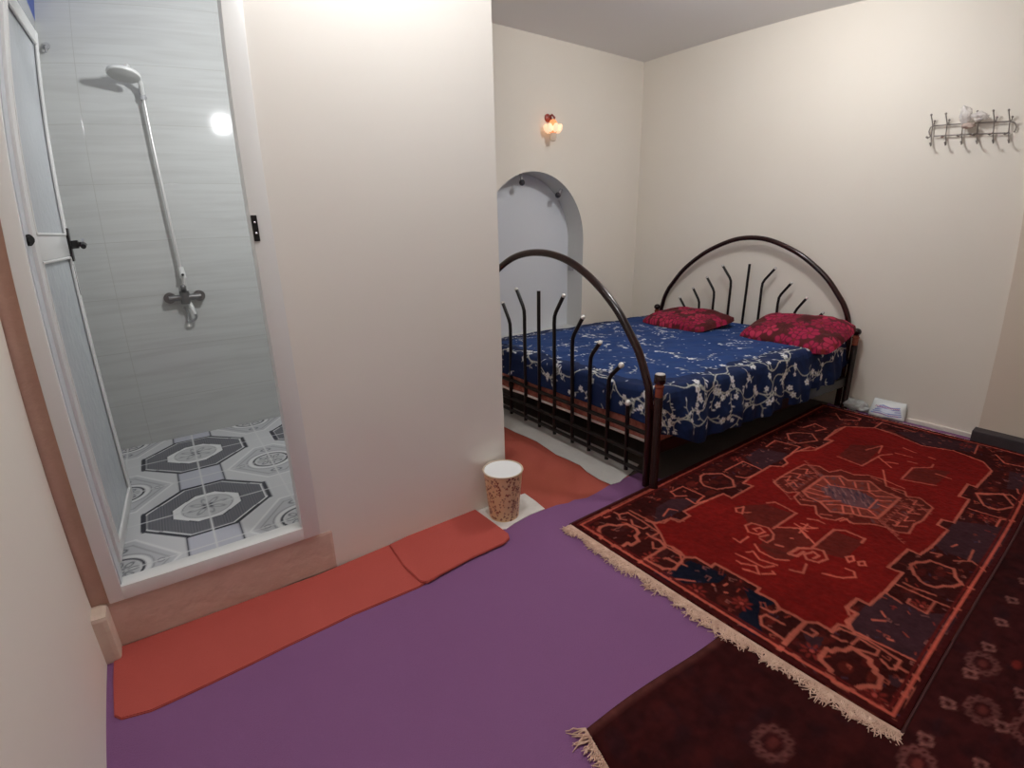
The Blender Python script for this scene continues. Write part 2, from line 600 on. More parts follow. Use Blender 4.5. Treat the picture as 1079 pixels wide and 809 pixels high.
# printed shower floor tiles
def shower_floor():
    res = 0.005
    w_, h_ = 1.50, 1.46
    X0, Y0 = -0.37, 1.93
    c = Canvas(w_, h_, res, (214, 214, 216))
    dark, mid, lav, wht, gry = (38, 38, 54), (112, 112, 118), (196, 197, 208), (236, 236, 236), (150, 150, 154)
    C8 = lambda cx, cy, a, b, k=1.0: [(cx + sx * k, cy + sy * k) for sx, sy in
                                      ((a, b * .33), (a * .34, b), (-a * .34, b), (-a, b * .33), (-a, -b * .33), (-a * .34, -b), (a * .34, -b), (a, -b * .33))]
    # soft mottling
    for cx in (-.64, 0, .64, 1.28):
        for cy in (2.37 - .68, 2.37, 3.05, 3.73):
            x, y = cx - X0, cy - Y0
            # connecting panel between octagons
            c.poly([(x - .095, y + .23), (x + .095, y + .23), (x + .095, y + .45), (x - .095, y + .45)], lav)
            c.line([(x - .095, y + .23), (x - .095, y + .45)], .007, dark)
            c.line([(x + .095, y + .23), (x + .095, y + .45)], .007, dark)
            # rosette diamond beside it
            rx, ry = x + .32, y + .34
            dm = [(rx - .20, ry), (rx - .05, ry - .21), (rx + .05, ry - .21), (rx + .20, ry), (rx + .05, ry + .21), (rx - .05, ry + .21)]
            c.poly(dm, (200, 200, 204))
            c.line(dm, .010, wht, closed=True)
            dm2 = [(rx + (p[0] - rx) * .82, ry + (p[1] - ry) * .82) for p in dm]
            c.line(dm2, .005, gry, closed=True)
            c.ell(rx, ry, .105, .105, wht)
            c.ell(rx, ry, .112, .112, gry, ring=.005)
            c.ell(rx, ry, .080, .080, dark, ring=.011)
            c.ell(rx, ry, .071, .071, (206, 206, 208))
            for k in range(8):
                an = k * math.pi / 4
                c.ell(rx + .044 * math.cos(an), ry + .044 * math.sin(an), .017, .010, mid, rot=an, ring=.005)
            c.ell(rx, ry, .016, .016, mid, ring=.006)
            for sg in (-1, 1):
                c.ell(rx, ry + sg * .145, .022, .014, mid, ring=.006)
                c.ell(rx + sg * .135, ry, .012, .012, mid, ring=.005)
    for cx in (-.64, 0, .64, 1.28):
        for cy in (2.37 - .68, 2.37, 3.05, 3.73):
            x, y = cx - X0, cy - Y0
            o8 = C8(x, y, .250, .240)
            c.poly(o8, dark)
            c.poly(C8(x, y, .250, .240, .93), wht)
            c.poly(C8(x, y, .250, .240, .90), (118, 118, 124))
            # hatching
            n0 = 26
            for i in range(-n0, n0 + 1):
                xx = x + i * .0092
                lim = .205 if abs(i * .0092) < .08 else .205 - (abs(i * .0092) - .08) * .95
                c.line([(xx, y - lim), (xx, y + lim)], .0035, (70, 70, 80), 0.75)
            c.poly(C8(x, y, .135, .130), dark)
            c.poly(C8(x, y, .130, .125), wht)
            c.ell(x, y, .098, .098, gry, ring=.006)
            c.ell(x, y, .094, .094, (202, 202, 204))
            for k in range(8):
                an = k * math.pi / 4 + .2
                c.ell(x + .045 * math.cos(an), y + .045 * math.sin(an), .028, .010, gry, rot=an, ring=.005)
            for k in range(4):
                an = k * math.pi / 2 + math.pi / 4
                c.ell(x + .016 * math.cos(an), y + .016 * math.sin(an), .012, .005, dark, rot=an)
            # dark side bars
            for sg in (-1, 1):
                c.line([(x + sg * .243, y - .085), (x + sg * .243, y + .085)], .014, dark)
    # grout
    for cx in (-.32, 0, .32, .64, .96, 1.28):
        x = cx - X0
        c.line([(x, 0), (x, h_)], .006, (224, 224, 224))
    for k in range(-2, 6):
        y = 2.37 + .34 * k - Y0
        c.line([(0, y), (w_, y)], .006, (224, 224, 224))
    P = np.zeros((c.H, c.W, 3))
    X = c.X + X0
    Y = c.Y + Y0
    P[..., 0] = CT * X - ST * Y
    P[..., 1] = ST * X + CT * Y
    P[..., 2] = SF
    m = painted('printed_floor_tiles', 0.22, spec=0.5)
    struct(grid_object('floor_shower', P, c.a, m, smooth=False))
    struct(MB().box(X0 - .02, X0 + w_, P0 + .11, Y0 + h_, 0.0, SF - .002, 0, Gm).build('floor_shower_base', FLOORC))


shower_floor()

# door frame of the shower
fr = MB()
fr.box(FL, -.300, P0 - .012, P0 + .055, .186, 2.2, .004, Gm)
fr.box(.283, FR, P0 - .012, P0 + .055, .186, 2.2, .004, Gm)
fr.box(-.302, .285, P0 - .012, P0 + .050, .186, .238, .004, Gm)
fr.box(-.302, .285, P0 - .012, P0 + .055, 2.14, 2.2, .004, Gm)
frame = fr.build('door_2', ALU, smooth=True, angle=30)
frame['kind'] = 'structure'
ch = MB()
ch.box(-.302, -.296, P0 - .002, P0 + .075, .24, 2.14, .002, Gm)
ch.build('hinge_channel', ALU_GREY, frame)
sp = MB()
sp.box(.285, .303, P0 - .016, P0 - .010, 1.300, 1.380, .002, Gm)
st = sp.build('strike_plate', BLACK, frame)
st['label'] = 'small black strike plate on the right jamb'
for z in (1.325, 1.358):
    MB().ball(G(.294, P0 - .017, z), .004, 10).build('screw', CHROME, st)
kn = MB()
kn.tube([G(-.298, P0 + .018, 1.337), G(-.290, P0 + .012, 1.337)], .016, 18)
kn.tube([G(-.291, P0 + .013, 1.337), G(-.284, P0 + .008, 1.337)], .011, 14)
k_ = kn.build('round_knob', BLACK, frame, smooth=True)
k_['label'] = 'round black knob on the left jamb'

# the open door leaf, swung into the shower
HX, HY = -.300, P0 + .062          # hinge
EX, EY = -.272, 2.475              # free edge
dv = Vector((EX - HX, EY - HY)).normalized()
LW = math.hypot(EX - HX, EY - HY)


def Dm(u, t, z):
    """door leaf coordinates: u along the leaf, t towards the opening"""
    return G(HX + dv.x * u + dv.y * t, HY + dv.y * u - dv.x * t, z)


lf = MB()
ZB, ZT = .285, 2.055
lf.box(0, .045, -.014, .014, ZB, ZT, .004, Dm)
lf.box(LW - .042, LW, -.014, .014, ZB, ZT, .004, Dm)
lf.box(.04, LW - .04, -.013, .013, ZB, ZB + .05, .004, Dm)
lf.box(.04, LW - .04, -.013, .013, ZT - .045, ZT, .004, Dm)
lf.box(.04, LW - .04, -.013, .013, 1.275, 1.352, .004, Dm)
leaf = lf.build('door_1', ALU, smooth=True, angle=30)
leaf['kind'] = 'structure'
gl = mat('frosted_grey_panel', (186, 190, 194), 0.35, bump=(35, 0.25))
gp = MB().box(.04, LW - .04, -.005, .005, 1.355, ZT - .04, 0, Dm).build('upper_panel', gl, leaf)
g2 = mat('cloudy_grey_panel', (196, 202, 204), 0.3, noise=(14, 0.5, (180, 186, 192)), bump=(28, 0.5))
MB().box(.04, LW - .04, -.005, .005, ZB + .045, 1.28, 0, Dm).build('lower_panel', g2, leaf)
bd = MB()
for z in (1.352, 1.270, ZB + .052, ZT - .05):
    bd.tube([Dm(.05, .012, z), Dm(LW - .05, .012, z)], .005, 8)
for u in (.048, LW - .046):
    bd.tube([Dm(u, .012, ZB + .05), Dm(u, .012, 1.268)], .005, 8)
    bd.tube([Dm(u, .012, 1.355), Dm(u, .012, ZT - .05)], .005, 8)
bd.build('panel_bead', ALU, leaf, smooth=True)
lk = MB()
lk.box(LW - .046, LW - .012, .012, .022, 1.255, 1.375, .004, Dm)
lk.box(LW - .040, LW - .016, .02, .045, 1.300, 1.330, .004, Dm)
lk.tube([Dm(LW - .028, .03, 1.315), Dm(LW - .028, .058, 1.315), Dm(LW - .06, .066, 1.312), Dm(LW - .085, .066, 1.306)], .009, 12)
hd = lk.build('door_handle', BLACK, leaf, smooth=True)
hd['label'] = 'black lever handle of the shower door'
MB().tube([Dm(LW - .028, .056, 1.322), Dm(LW - .028, .064, 1.322)], .012, 14).build('lever_cap', CHROME, hd, smooth=True)
sc = MB()
sc.add([Dm(LW - .05, .013, 1.245), Dm(LW - .030, .013, 1.245), Dm(LW - .020, .013, 1.13)] + [Dm(LW - .05, .0155, 1.245), Dm(LW - .030, .0155, 1.245), Dm(LW - .020, .0155, 1.13)],
       [(0, 1, 2), (3, 4, 5), (0, 1, 4, 3), (1, 2, 5, 4), (2, 0, 3, 5)])
s_ = sc.build('torn_sticker', mat('grey_sticker', (70, 70, 74), 0.6), leaf)

# ------------------------------------------------------------------ shower fittings
YW = SY1
sh = empty('shower_set', G(.115, YW, 1.0), TH, 'shower mixer, thin riser pipe and round white shower head on the tiled wall', 'shower')


def S(x, y, z):
    """shower block coords -> shower_set local"""
    return Vector((x - .115, y - YW, z - 1.0))


mx = MB()
for x in (.042, .186):
    mx.tube([S(x, YW, 1.0), S(x, YW - .012, 1.0)], .030, 22)
    mx.tube([S(x, YW - .01, 1.0), S(x, YW - .055, 1.0)], [.020, .023], 18)
mx.tube([S(.036, YW - .05, 1.0), S(.192, YW - .05, 1.0)], .0165, 16)
mx.tube([S(.114, YW - .05, .965), S(.114, YW - .05, 1.035)], .024, 18)
mx.build('mixer_body', DULLCHROME, sh, smooth=True)
ml = MB()
ml.tube([S(.114, YW - .055, 1.03), S(.113, YW - .08, 1.05), S(.112, YW - .115, 1.062)], [.016, .014, .011], 14)
ml.ball(S(.112, YW - .117, 1.063), .014, 14)
ml.build('mixer_lever', DULLCHROME, sh, smooth=True)
ws = MB()
ws.tube([S(.128, YW - .05, .975), S(.135, YW - .06, .95), S(.145, YW - .062, .905)], [.010, .012, .008], 12)
ws.build('outlet_spout', WPLASTIC, sh, smooth=True)
hs = MB()
hp = []
for i in range(25):
    t = i / 24
    hp.append(S(.145 - .05 * t + .012 * math.sin(t * 9), YW - .06 + .035 * t, .915 - .065 * math.sin(math.pi * t) + .03 * t))
hs.tube(hp, .0065, 10)
hs.build('hose', mat('grey_hose', (160, 160, 160), 0.35, metal=0.4), sh, smooth=True)
rp = MB()
rp.tube([S(.120, YW - .05, 1.03), S(.126, YW - .05, 1.10), S(.122, YW - .048, 1.14)], [.010, .012, .010], 12)
rp.tube([S(.122, YW - .048, 1.12), S(.106, YW - .048, 1.60), S(.086, YW - .048, 2.055)], .0085, 14)
rp.build('riser_pipe', mat('satin_chrome_pipe', (216, 214, 212), 0.3, metal=0.35), sh, smooth=True)
jb = MB()
jb.tube([S(.124, YW - .048, 1.105), S(.121, YW - .048, 1.165)], [.017, .014], 14)
jb.tube([S(.123, YW - .05, 1.125), S(.123, YW - .08, 1.125)], .010, 12)
jb.tube([S(.123, YW, 1.13), S(.123, YW - .05, 1.13)], .008, 10)
jb.build('slider_joint', WPLASTIC, sh, smooth=True)
MB().ball(S(.123, YW - .082, 1.125), .007, 10).build('joint_screw', BLACK, sh, smooth=True)
hk = MB()
hk.tube([S(.086, YW, 2.03), S(.086, YW - .05, 2.03)], .009, 10)
hk.tube([S(.070, YW - .048, 2.012), S(.104, YW - .048, 2.012)], .006, 10)
hk.tube([S(.086, YW - .048, 2.0), S(.086, YW - .048, 2.07)], .014, 14)
hk.build('head_bracket', GREYPLASTIC, sh, smooth=True)
# shower head: a shallow dish on a handle, tilted
hc = S(.012, YW - .20, 2.085)
ax = Vector((-0.20, -0.20, -1.0)).normalized()
q = Vector((0, 0, -1)).rotation_difference(ax).to_matrix().to_4x4()
Mh = Matrix.Translation(hc) @ q
hh = MB()
hh.lathe([(.004, .030), (.020, .028), (.040, .020), (.066, .012), (.0755, .004), (.0760, -.004), (.0735, -.008), (.070, -.009)], 36, (0, 0, 0), Mh)
hh.tube([S(.088, YW - .045, 2.02), S(.084, YW - .085, 2.07), S(.066, YW - .130, 2.102), S(.038, YW - .17, 2.108), hc + Vector((0.002, 0, .02))], [.011, .012, .013, .014, .018], 14)
hh.tube([S(.040, YW - .05, 2.16), S(.030, YW - .16, 2.135), S(.026, YW - .19, 2.10)], [.007, .008, .007], 10)
h1 = hh.build('shower_head', WPLASTIC, sh, smooth=True)
fc = MB()
fc.lathe([(.001, -.0095), (.066, -.0095), (.069, -.011), (.066, -.0125), (.001, -.0125)], 36, (0, 0, 0), Mh)
f_ = fc.build('spray_face', mat('grey_spray_face', (208, 208, 206), 0.4, bump=(220, 0.6)), h1, smooth=True)
# little hook near the corner
hkm = MB()
hkm.tube([(0, 0, 0), (0, -.012, 0)], .017, 16)
hkm.tube([(0, -.01, 0), (0, -.03, -.004), (0, -.042, -.02), (0, -.034, -.036), (0, -.024, -.030)], .006, 10)
ho = hkm.build('wall_hook', GREYPLASTIC, None, smooth=True)
ho.location = G(-.318, YW, 2.258)
ho.rotation_euler = (0, 0, TH)
lab(ho, 'small grey hook high on the shower tiles, close to the corner behind the open door', 'hook')

# ------------------------------------------------------------------ floor coverings
pur = [(-.352, 1.80), (-.02, 1.80), (.60, 1.79), (1.10, 1.74), (1.20, 1.66), (1.39, 1.633), (1.46, 1.628), (1.52, 1.606), (1.56, 1.610), (1.623, 1.584), (1.70, 1.588), (1.803, 1.602), (1.90, 1.604),
       (2.04, 1.60), (2.08, 1.475), (4.02, 1.43), (4.02, -.45), (3.9, -1.8), (-.43, -1.8)]  # carpet cut back under the bed so the darkened floor shows
o = slab('carpet', pur, 0.0, .007, PURPLE)
lab(o, 'large purple felt carpet covering most of the room floor', 'carpet')
r2 = [(1.245, 3.36), (1.245, 1.66), (1.30, 1.61), (1.41, 1.57), (1.9, 1.54), (1.98, 1.60), (1.95, 2.4), (1.97, 3.36)]
o = slab('carpet_piece', r2, 0.0, .0045, REDEDGE)
lab(o, 'rust-red carpet piece in the gap between the partition and the bed', 'carpet')
sheet = [(1.822, 1.600), (1.815, 1.68), (1.826, 1.784), (1.852, 1.86), (1.848, 1.975), (1.840, 2.06), (1.853, 2.141), (1.872, 2.28), (1.869, 2.383), (1.858, 2.5), (1.861, 2.604), (1.85, 3.0), (1.86, 3.33),
         (2.16, 3.33), (2.13, 2.4), (2.12, 1.66), (2.0, 1.62), (1.928, 1.605), (1.88, 1.590)]
o = slab('floor_cloth', sheet, .007, .0095, WHITECLOTH)
lab(o, 'white cloth spread on the floor under the foot of the bed', 'cloth')


def mat_piece(name, outline, z0, th, label, lift=None):
    """felt runner piece with a rolled edge"""
    o = slab(name, outline, z0, z0 + th, REDMAT)
    bm = bmesh.new()
    bm.from_mesh(o.data)
    bmesh.ops.bevel(bm, geom=[e for e in bm.edges if all(v.co.z > z0 + th * .5 for v in e.verts)], offset=.003, segments=2, affect='EDGES')
    bm.to_mesh(o.data)
    bm.free()
    return lab(o, label, 'mat', 'red felt mats on the floor')


m1 = [(-.322, 1.862), (-.085, 1.858), (.15, 1.852), (.363, 1.838), (.50, 1.842), (.73, 1.846), (.735, 1.535), (.656, 1.518), (.40, 1.535), (.18, 1.530), (-.05, 1.516), (-.231, 1.506), (-.312, 1.522), (-.330, 1.545), (-.328, 1.70)]
mat_piece('floor_mat', m1, .007, .007, 'long red felt mat running along the plaster kerb under the shower door')
m2 = [(.667, 1.833), (.85, 1.850), (1.109, 1.852), (1.115, 1.70), (1.118, 1.57), (1.102, 1.540), (1.06, 1.525), (.90, 1.530), (.75, 1.520), (.685, 1.512), (.665, 1.535), (.655, 1.66)]
mat_piece('floor_mat', m2, .0145, .008, 'short red felt mat lapped over the long one, next to the waste bin')
np_ = [(1.105, 1.838), (1.25, 1.835), (1.402, 1.811), (1.398, 1.72), (1.388, 1.636), (1.30, 1.640), (1.20, 1.630), (1.14, 1.618), (1.112, 1.633), (1.118, 1.73)]
o = slab('paper_sheet', np_, .0075, .0105, mat('white_paper', (222, 218, 212), 0.8, noise=(18, 0.5, (206, 200, 192)), bump=(20, 0.3)))
lab(o, 'white square of paper on the floor under the waste bin', 'paper')

# ---- patterned red rug
RUG_DESIGN = {'field':[(302,1087),(261,1015),(207,945),(217,915),(213,876),(199,844),(231,813),(227,744),(258,745),(260,562),(230,558),(235,493),(209,457),(216,405),(211,372),(240,341),(239,297),(284,292),(300,255),(324,280),(389,271),(391,306),(438,302),(468,303),(467,259),(598,248),(765,246),(758,297),(955,288),(950,243),(1042,229),(1250,222),(1264,267),(1330,267),(1339,222),(1653,232),(1655,274),(1827,274),(1825,235),(2110,217),(2122,218),(2220,273),(2276,435),(2220,587),(2285,744),(2314,881),(2189,1012),(2084,1027),(1865,1010),(1892,970),(1699,981),(1693,1018),(1527,1044),(1407,1037),(1367,998),(1302,996),(1264,1040),(1053,1041),(962,1029),(974,983),(778,984),(786,1032),(665,1043),(488,1053),(478,1013),(397,1013),(390,1055),(298,1074)],'navy':[[(-7,855),(72,823),(191,824),(218,738),(233,678),(166,671),(65,751),(-11,829)],[(221,604),(235,548),(224,482),(156,506),(107,486),(56,441),(1,451),(2,486),(69,536),(159,545)],[(8,858),(135,807),(62,756),(-12,826)]],'aub':[[(585,243),(569,181),(570,105),(679,-5),(597,3),(467,35),(261,231),(327,273),(389,273),(467,259)],[(1367,220),(1446,82),(1504,-3),(1060,-2),(1056,82),(1049,191),(1082,224)],[(1261,1187),(1437,1197),(1492,1058),(1407,1037),(1271,1049),(1166,1053)],[(545,1159),(646,1079),(478,1061),(304,1078),(419,1157)],[(2343,762),(2477,645),(2460,501),(2486,347),(2337,339),(2294,439),(2238,592)],[(389,271),(463,267),(584,102),(327,27),(305,59),(300,243),(329,276)],[(2183,141),(2224,66),(1983,31),(1927,118)],[(155,358),(186,299),(137,289),(106,306)],[(182,96),(208,39),(145,61),(147,89)]],'brown':[[(687,723),(868,721),(846,850),(723,930),(628,812)],[(684,548),(860,540),(873,433),(690,428),(663,493)],[(681,720),(764,652),(696,553),(615,590),(540,595),(504,624),(516,699)],[(1697,863),(1910,876),(2037,747),(1661,718)],[(1652,530),(1852,518),(1933,376),(1706,389)],[(516,714),(560,578),(528,563),(467,613)],[(1394,825),(1384,795),(1107,795),(1116,820)],[(1395,455),(1469,389),(1392,332),(1100,331),(1093,444)],[(1142,935),(1406,917),(1414,833),(1114,811),(1050,863)]],'lines':[(12,[(-31,1302),(226,1288)]),(12,[(-31,1302),(-35,1143),(-3,1125),(-32,1097),(-37,942),(193,934),(212,978),(205,1020)]),(15,[(86,1209),(134,1204),(154,1172),(201,1150),(203,1100),(187,1073),(157,1066),(140,1034),(93,1035),(95,1055),(51,1053),(48,1078),(3,1084),(-2,1117),(16,1147),(41,1157),(62,1196),(86,1209)]),(9,[(226,1288),(234,1228),(208,1196),(224,1175)]),(9,[(234,1228),(278,1211),(272,1119),(258,1017),(205,1020),(211,1047)]),(9,[(242,1161),(217,1130),(229,1080),(254,1076)]),(9,[(178,990),(148,963),(162,944),(198,938)]),(8,[(164,1283),(162,1250),(190,1245)]),(9,[(64,934),(66,855),(99,829),(165,834),(195,864),(197,925)]),(9,[(125,892),(141,880),(137,837)]),(10,[(255,1294),(539,1288)]),(9,[(300,1220),(302,1087),(338,1051),(397,1055),(418,1004)]),(10,[(36,996),(34,977)]),(14,[(213,912),(209,873)]),(10,[(212,909),(199,844),(231,813),(227,744),(258,745),(260,562),(230,558),(235,493),(209,457),(216,405)]),(9,[(63,918),(77,850),(103,823),(152,835),(156,807)]),(9,[(132,890),(143,836),(199,844)]),(11,[(-33,858),(-30,706),(-26,641),(-13,457),(-20,373)]),(9,[(-8,764),(-25,744),(-23,711),(-2,705),(15,745)]),(9,[(-22,599),(11,582),(3,546),(-20,550)]),(10,[(7,518),(-4,500)]),(10,[(168,506),(172,467),(209,457)]),(10,[(146,414),(143,476),(121,484),(87,463),(80,376),(156,377)]),(16,[(-16,370),(149,374)]),(8,[(168,652),(186,650)]),(8,[(136,630),(142,623)]),(8,[(139,682),(139,675)]),(7,[(44,803),(102,734)]),(17,[(20,373),(211,372)]),(10,[(207,468),(215,432),(211,372),(240,341),(233,292),(269,282),(284,201),(267,92),(218,92),(209,105),(227,135)]),(9,[(216,284),(215,257),(225,243)]),(9,[(226,226),(270,220),(262,156),(235,154),(209,225)]),(16,[(94,271),(145,272),(144,257),(168,250),(179,231),(210,220),(201,159),(183,155),(173,134),(159,132),(155,111),(108,102),(93,123),(68,141),(37,156),(26,184),(27,201),(51,217),(49,228),(70,228),(83,266),(94,271)]),(10,[(233,97),(236,31),(215,11),(167,20)]),(18,[(217,9),(160,17),(105,15),(39,7)]),(11,[(-29,348),(-11,212),(31,197),(-1,172),(-7,116),(21,16)]),(9,[(163,362),(166,327),(191,322),(193,342)]),(9,[(178,18),(184,63),(200,47)]),(10,[(135,52),(133,24)]),(8,[(291,252),(301,58)]),(10,[(292,261),(317,280),(389,271),(391,306),(454,302)]),(12,[(43,330),(49,315)]),(12,[(50,69),(59,51)]),(7,[(394,224),(423,191)]),(7,[(462,217),(442,198)]),(8,[(339,156),(343,140)]),(20,[(498,4),(679,-5)]),(16,[(698,-7),(841,-3),(986,-6),(1212,-12),(1674,-15)]),(9,[(618,-19),(778,-24),(955,-31),(1472,-46)]),(13,[(846,244),(885,232),(904,214),(934,200),(937,177),(939,147),(941,117),(886,96),(859,67),(814,85),(795,110),(760,130),(753,157),(760,181),(779,198),(784,210),(846,244)]),(9,[(667,241),(666,104),(570,105),(581,171),(611,173)]),(9,[(666,104),(673,50),(692,-2)]),(9,[(765,246),(582,246),(571,210),(564,186)]),(9,[(695,191),(706,115)]),(9,[(852,65),(855,0)]),(9,[(698,221),(695,191)]),(9,[(1000,217),(1016,182),(986,190)]),(9,[(1005,133),(1056,82),(1002,-2)]),(9,[(1046,92),(1155,100)]),(8,[(1114,171),(1149,160)]),(11,[(1745,219),(1774,182),(1848,120),(1733,53),(1634,108),(1635,163),(1745,219)]),(8,[(1545,208),(1552,93),(1578,0)]),(8,[(1449,78),(1541,78),(1578,0)]),(10,[(359,286),(394,310),(468,303),(467,259),(598,248),(765,246),(758,297),(955,288),(950,243),(1042,229),(1250,222),(1264,267),(1330,267),(1339,222),(1653,232),(1655,274),(1827,274),(1825,235),(2110,217)]),(9,[(388,308),(383,271),(317,269),(280,238)]),(9,[(290,1116),(298,1074),(390,1055),(397,1013),(478,1013),(488,1053),(665,1043),(786,1032),(778,984),(974,983),(962,1029),(1053,1041),(1264,1040),(1302,996),(1367,998),(1407,1037),(1527,1044),(1693,1018),(1699,981),(1892,970),(1865,1010),(2084,1027)]),(11,[(860,1209),(897,1212),(974,1156),(954,1083),(892,1037),(799,1078),(782,1138),(809,1176),(860,1209)]),(8,[(596,1206),(690,1200),(689,1077),(611,1065)]),(8,[(596,1206),(580,1164),(621,1131)]),(9,[(1789,1200),(1860,1167),(1907,1101),(1818,1032),(1689,1088),(1701,1147),(1789,1200)]),(8,[(1026,1166),(1200,1163),(1183,1052)]),(8,[(1493,1184),(1622,1195),(1645,1058),(1507,1045)]),(8,[(1005,1093),(1022,1053),(1069,1040)]),(8,[(1969,1183),(2092,1160),(2050,1076),(1968,1106)]),(8,[(382,1089),(452,1111),(471,1076)]),(8,[(599,1116),(590,1061),(665,1043)]),(9,[(2314,881),(2453,883),(2435,681)]),(8,[(2319,336),(2486,347)]),(9,[(2314,881),(2304,750)]),(9,[(2189,1012),(1894,1014),(1890,975),(1670,980),(1580,1036)]),(9,[(1650,276),(1831,274),(1819,237),(2122,218)]),(8,[(1753,223),(1862,88),(1780,18)]),(8,[(2220,587),(2276,435),(2220,273)]),(7,[(2408,1156),(2303,1088),(2378,998),(2431,1004),(2441,1101)]),(8,[(2398,242),(2296,181),(2322,80)]),(8,[(1969,76),(1918,63),(1900,18)]),(9,[(604,814),(645,806),(665,741),(636,701),(598,685),(556,689),(560,723)]),(8,[(604,814),(568,779),(583,743),(623,734),(637,763),(608,778),(601,760)]),(10,[(611,713),(572,729)]),(11,[(675,724),(880,720),(904,832),(866,852)]),(8,[(693,726),(764,652),(717,596)]),(8,[(757,641),(696,553)]),(11,[(662,551),(867,550),(899,515),(898,436),(855,433)]),(10,[(662,551),(675,511),(632,477),(583,491),(569,530),(594,551),(639,535),(629,508),(594,515)]),(14,[(656,549),(620,586),(550,593),(560,565),(608,560)]),(7,[(742,670),(825,602)]),(7,[(809,665),(814,611)]),(7,[(825,644),(727,635)]),(7,[(786,683),(766,618)]),(8,[(382,729),(385,692),(386,665),(388,612),(427,592)]),(8,[(340,701),(341,681),(372,637),(335,604),(324,637),(314,658)]),(8,[(345,596),(382,566),(389,579)]),(8,[(505,715),(473,677),(473,608),(508,573)]),(8,[(426,707),(452,693),(422,650),(442,587)]),(8,[(703,918),(746,902),(687,876),(679,900),(703,918)]),(8,[(702,873),(723,856)]),(8,[(701,433),(730,419),(703,403),(675,413),(701,433)]),(8,[(705,388),(728,375),(704,360),(685,377),(705,388)]),(8,[(525,448),(552,387),(595,356),(627,374),(624,403)]),(8,[(473,793),(468,760),(533,760)]),(9,[(452,540),(472,499),(537,516)]),(9,[(872,665),(892,630),(888,600)]),(8,[(663,640),(666,634)]),(13,[(569,657),(579,634)]),(14,[(1115,799),(1361,802),(1428,746),(1406,705),(1482,628),(1421,553),(1407,466),(1198,465),(1119,467),(1078,530),(1076,550),(1016,629),(1074,698),(1079,755),(1115,799)]),(8,[(1332,790),(1283,738)]),(8,[(1402,744),(1335,694)]),(8,[(1413,675),(1353,645)]),(8,[(1455,627),(1367,588)]),(8,[(1421,553),(1361,594),(1338,548),(1407,466)]),(8,[(1125,791),(1144,712),(1160,688)]),(8,[(1172,796),(1186,730)]),(8,[(1082,701),(1156,640)]),(8,[(1074,668),(1121,619),(1056,586)]),(8,[(1151,564),(1092,528)]),(8,[(1171,527),(1137,480)]),(8,[(1257,513),(1259,471)]),(8,[(1294,533),(1340,482)]),(8,[(1143,590),(1076,550)]),(8,[(1308,531),(1185,525)]),(8,[(1240,785),(1243,737)]),(8,[(1121,619),(1171,527)]),(7,[(1283,738),(1361,594)]),(9,[(1094,806),(1026,799),(977,748),(1016,696),(947,659),(928,629),(953,581),(1004,566),(987,517),(1044,469),(1063,434),(1066,361),(1092,329),(1192,338),(1260,324),(1419,329),(1482,400),(1450,450),(1501,472),(1488,552),(1561,584),(1556,662),(1502,708),(1510,778),(1431,806),(1462,871),(1420,932),(1317,939),(1176,942),(1096,938),(1052,873),(1046,845),(1094,806)]),(6,[(1183,937),(1226,914),(1167,903),(1207,870)]),(6,[(1264,932),(1286,889),(1234,883),(1233,848)]),(6,[(1341,932),(1372,893),(1316,877),(1366,847)]),(6,[(1116,887),(1175,873),(1144,841)]),(6,[(1414,439),(1442,403),(1384,401),(1412,366)]),(6,[(1350,370),(1392,332)]),(6,[(1331,428),(1332,386),(1281,392),(1305,350)]),(6,[(1245,424),(1240,380),(1189,378),(1223,347)]),(6,[(1152,429),(1156,389),(1114,389),(1146,352)]),(6,[(1024,770),(1057,722)]),(6,[(958,649),(985,609)]),(6,[(963,564),(1008,553),(983,530)]),(6,[(1539,640),(1528,589)]),(6,[(1478,526),(1469,478)]),(9,[(1678,861),(1652,726),(1881,707),(1947,668)]),(9,[(1634,530),(1693,385)]),(9,[(1652,530),(1834,533),(1914,463),(1968,467)]),(7,[(1895,790),(2037,747),(1903,725)]),(7,[(1841,705),(1746,610)]),(7,[(1798,669),(1831,605)]),(7,[(2098,654),(2071,579)]),(9,[(1906,575),(1912,535)]),(7,[(1843,424),(1833,352)]),(7,[(1683,631),(1558,580),(1532,484)]),(7,[(1977,661),(1987,577)]),(7,[(2061,512),(2056,479)])]}
RL, RW, RRES = 2.545, 1.315, 0.0045
RUG_X, RUG_Y = 1.385, .139


def bright(c, k):
    return tuple(min(255, v * k) for v in c)


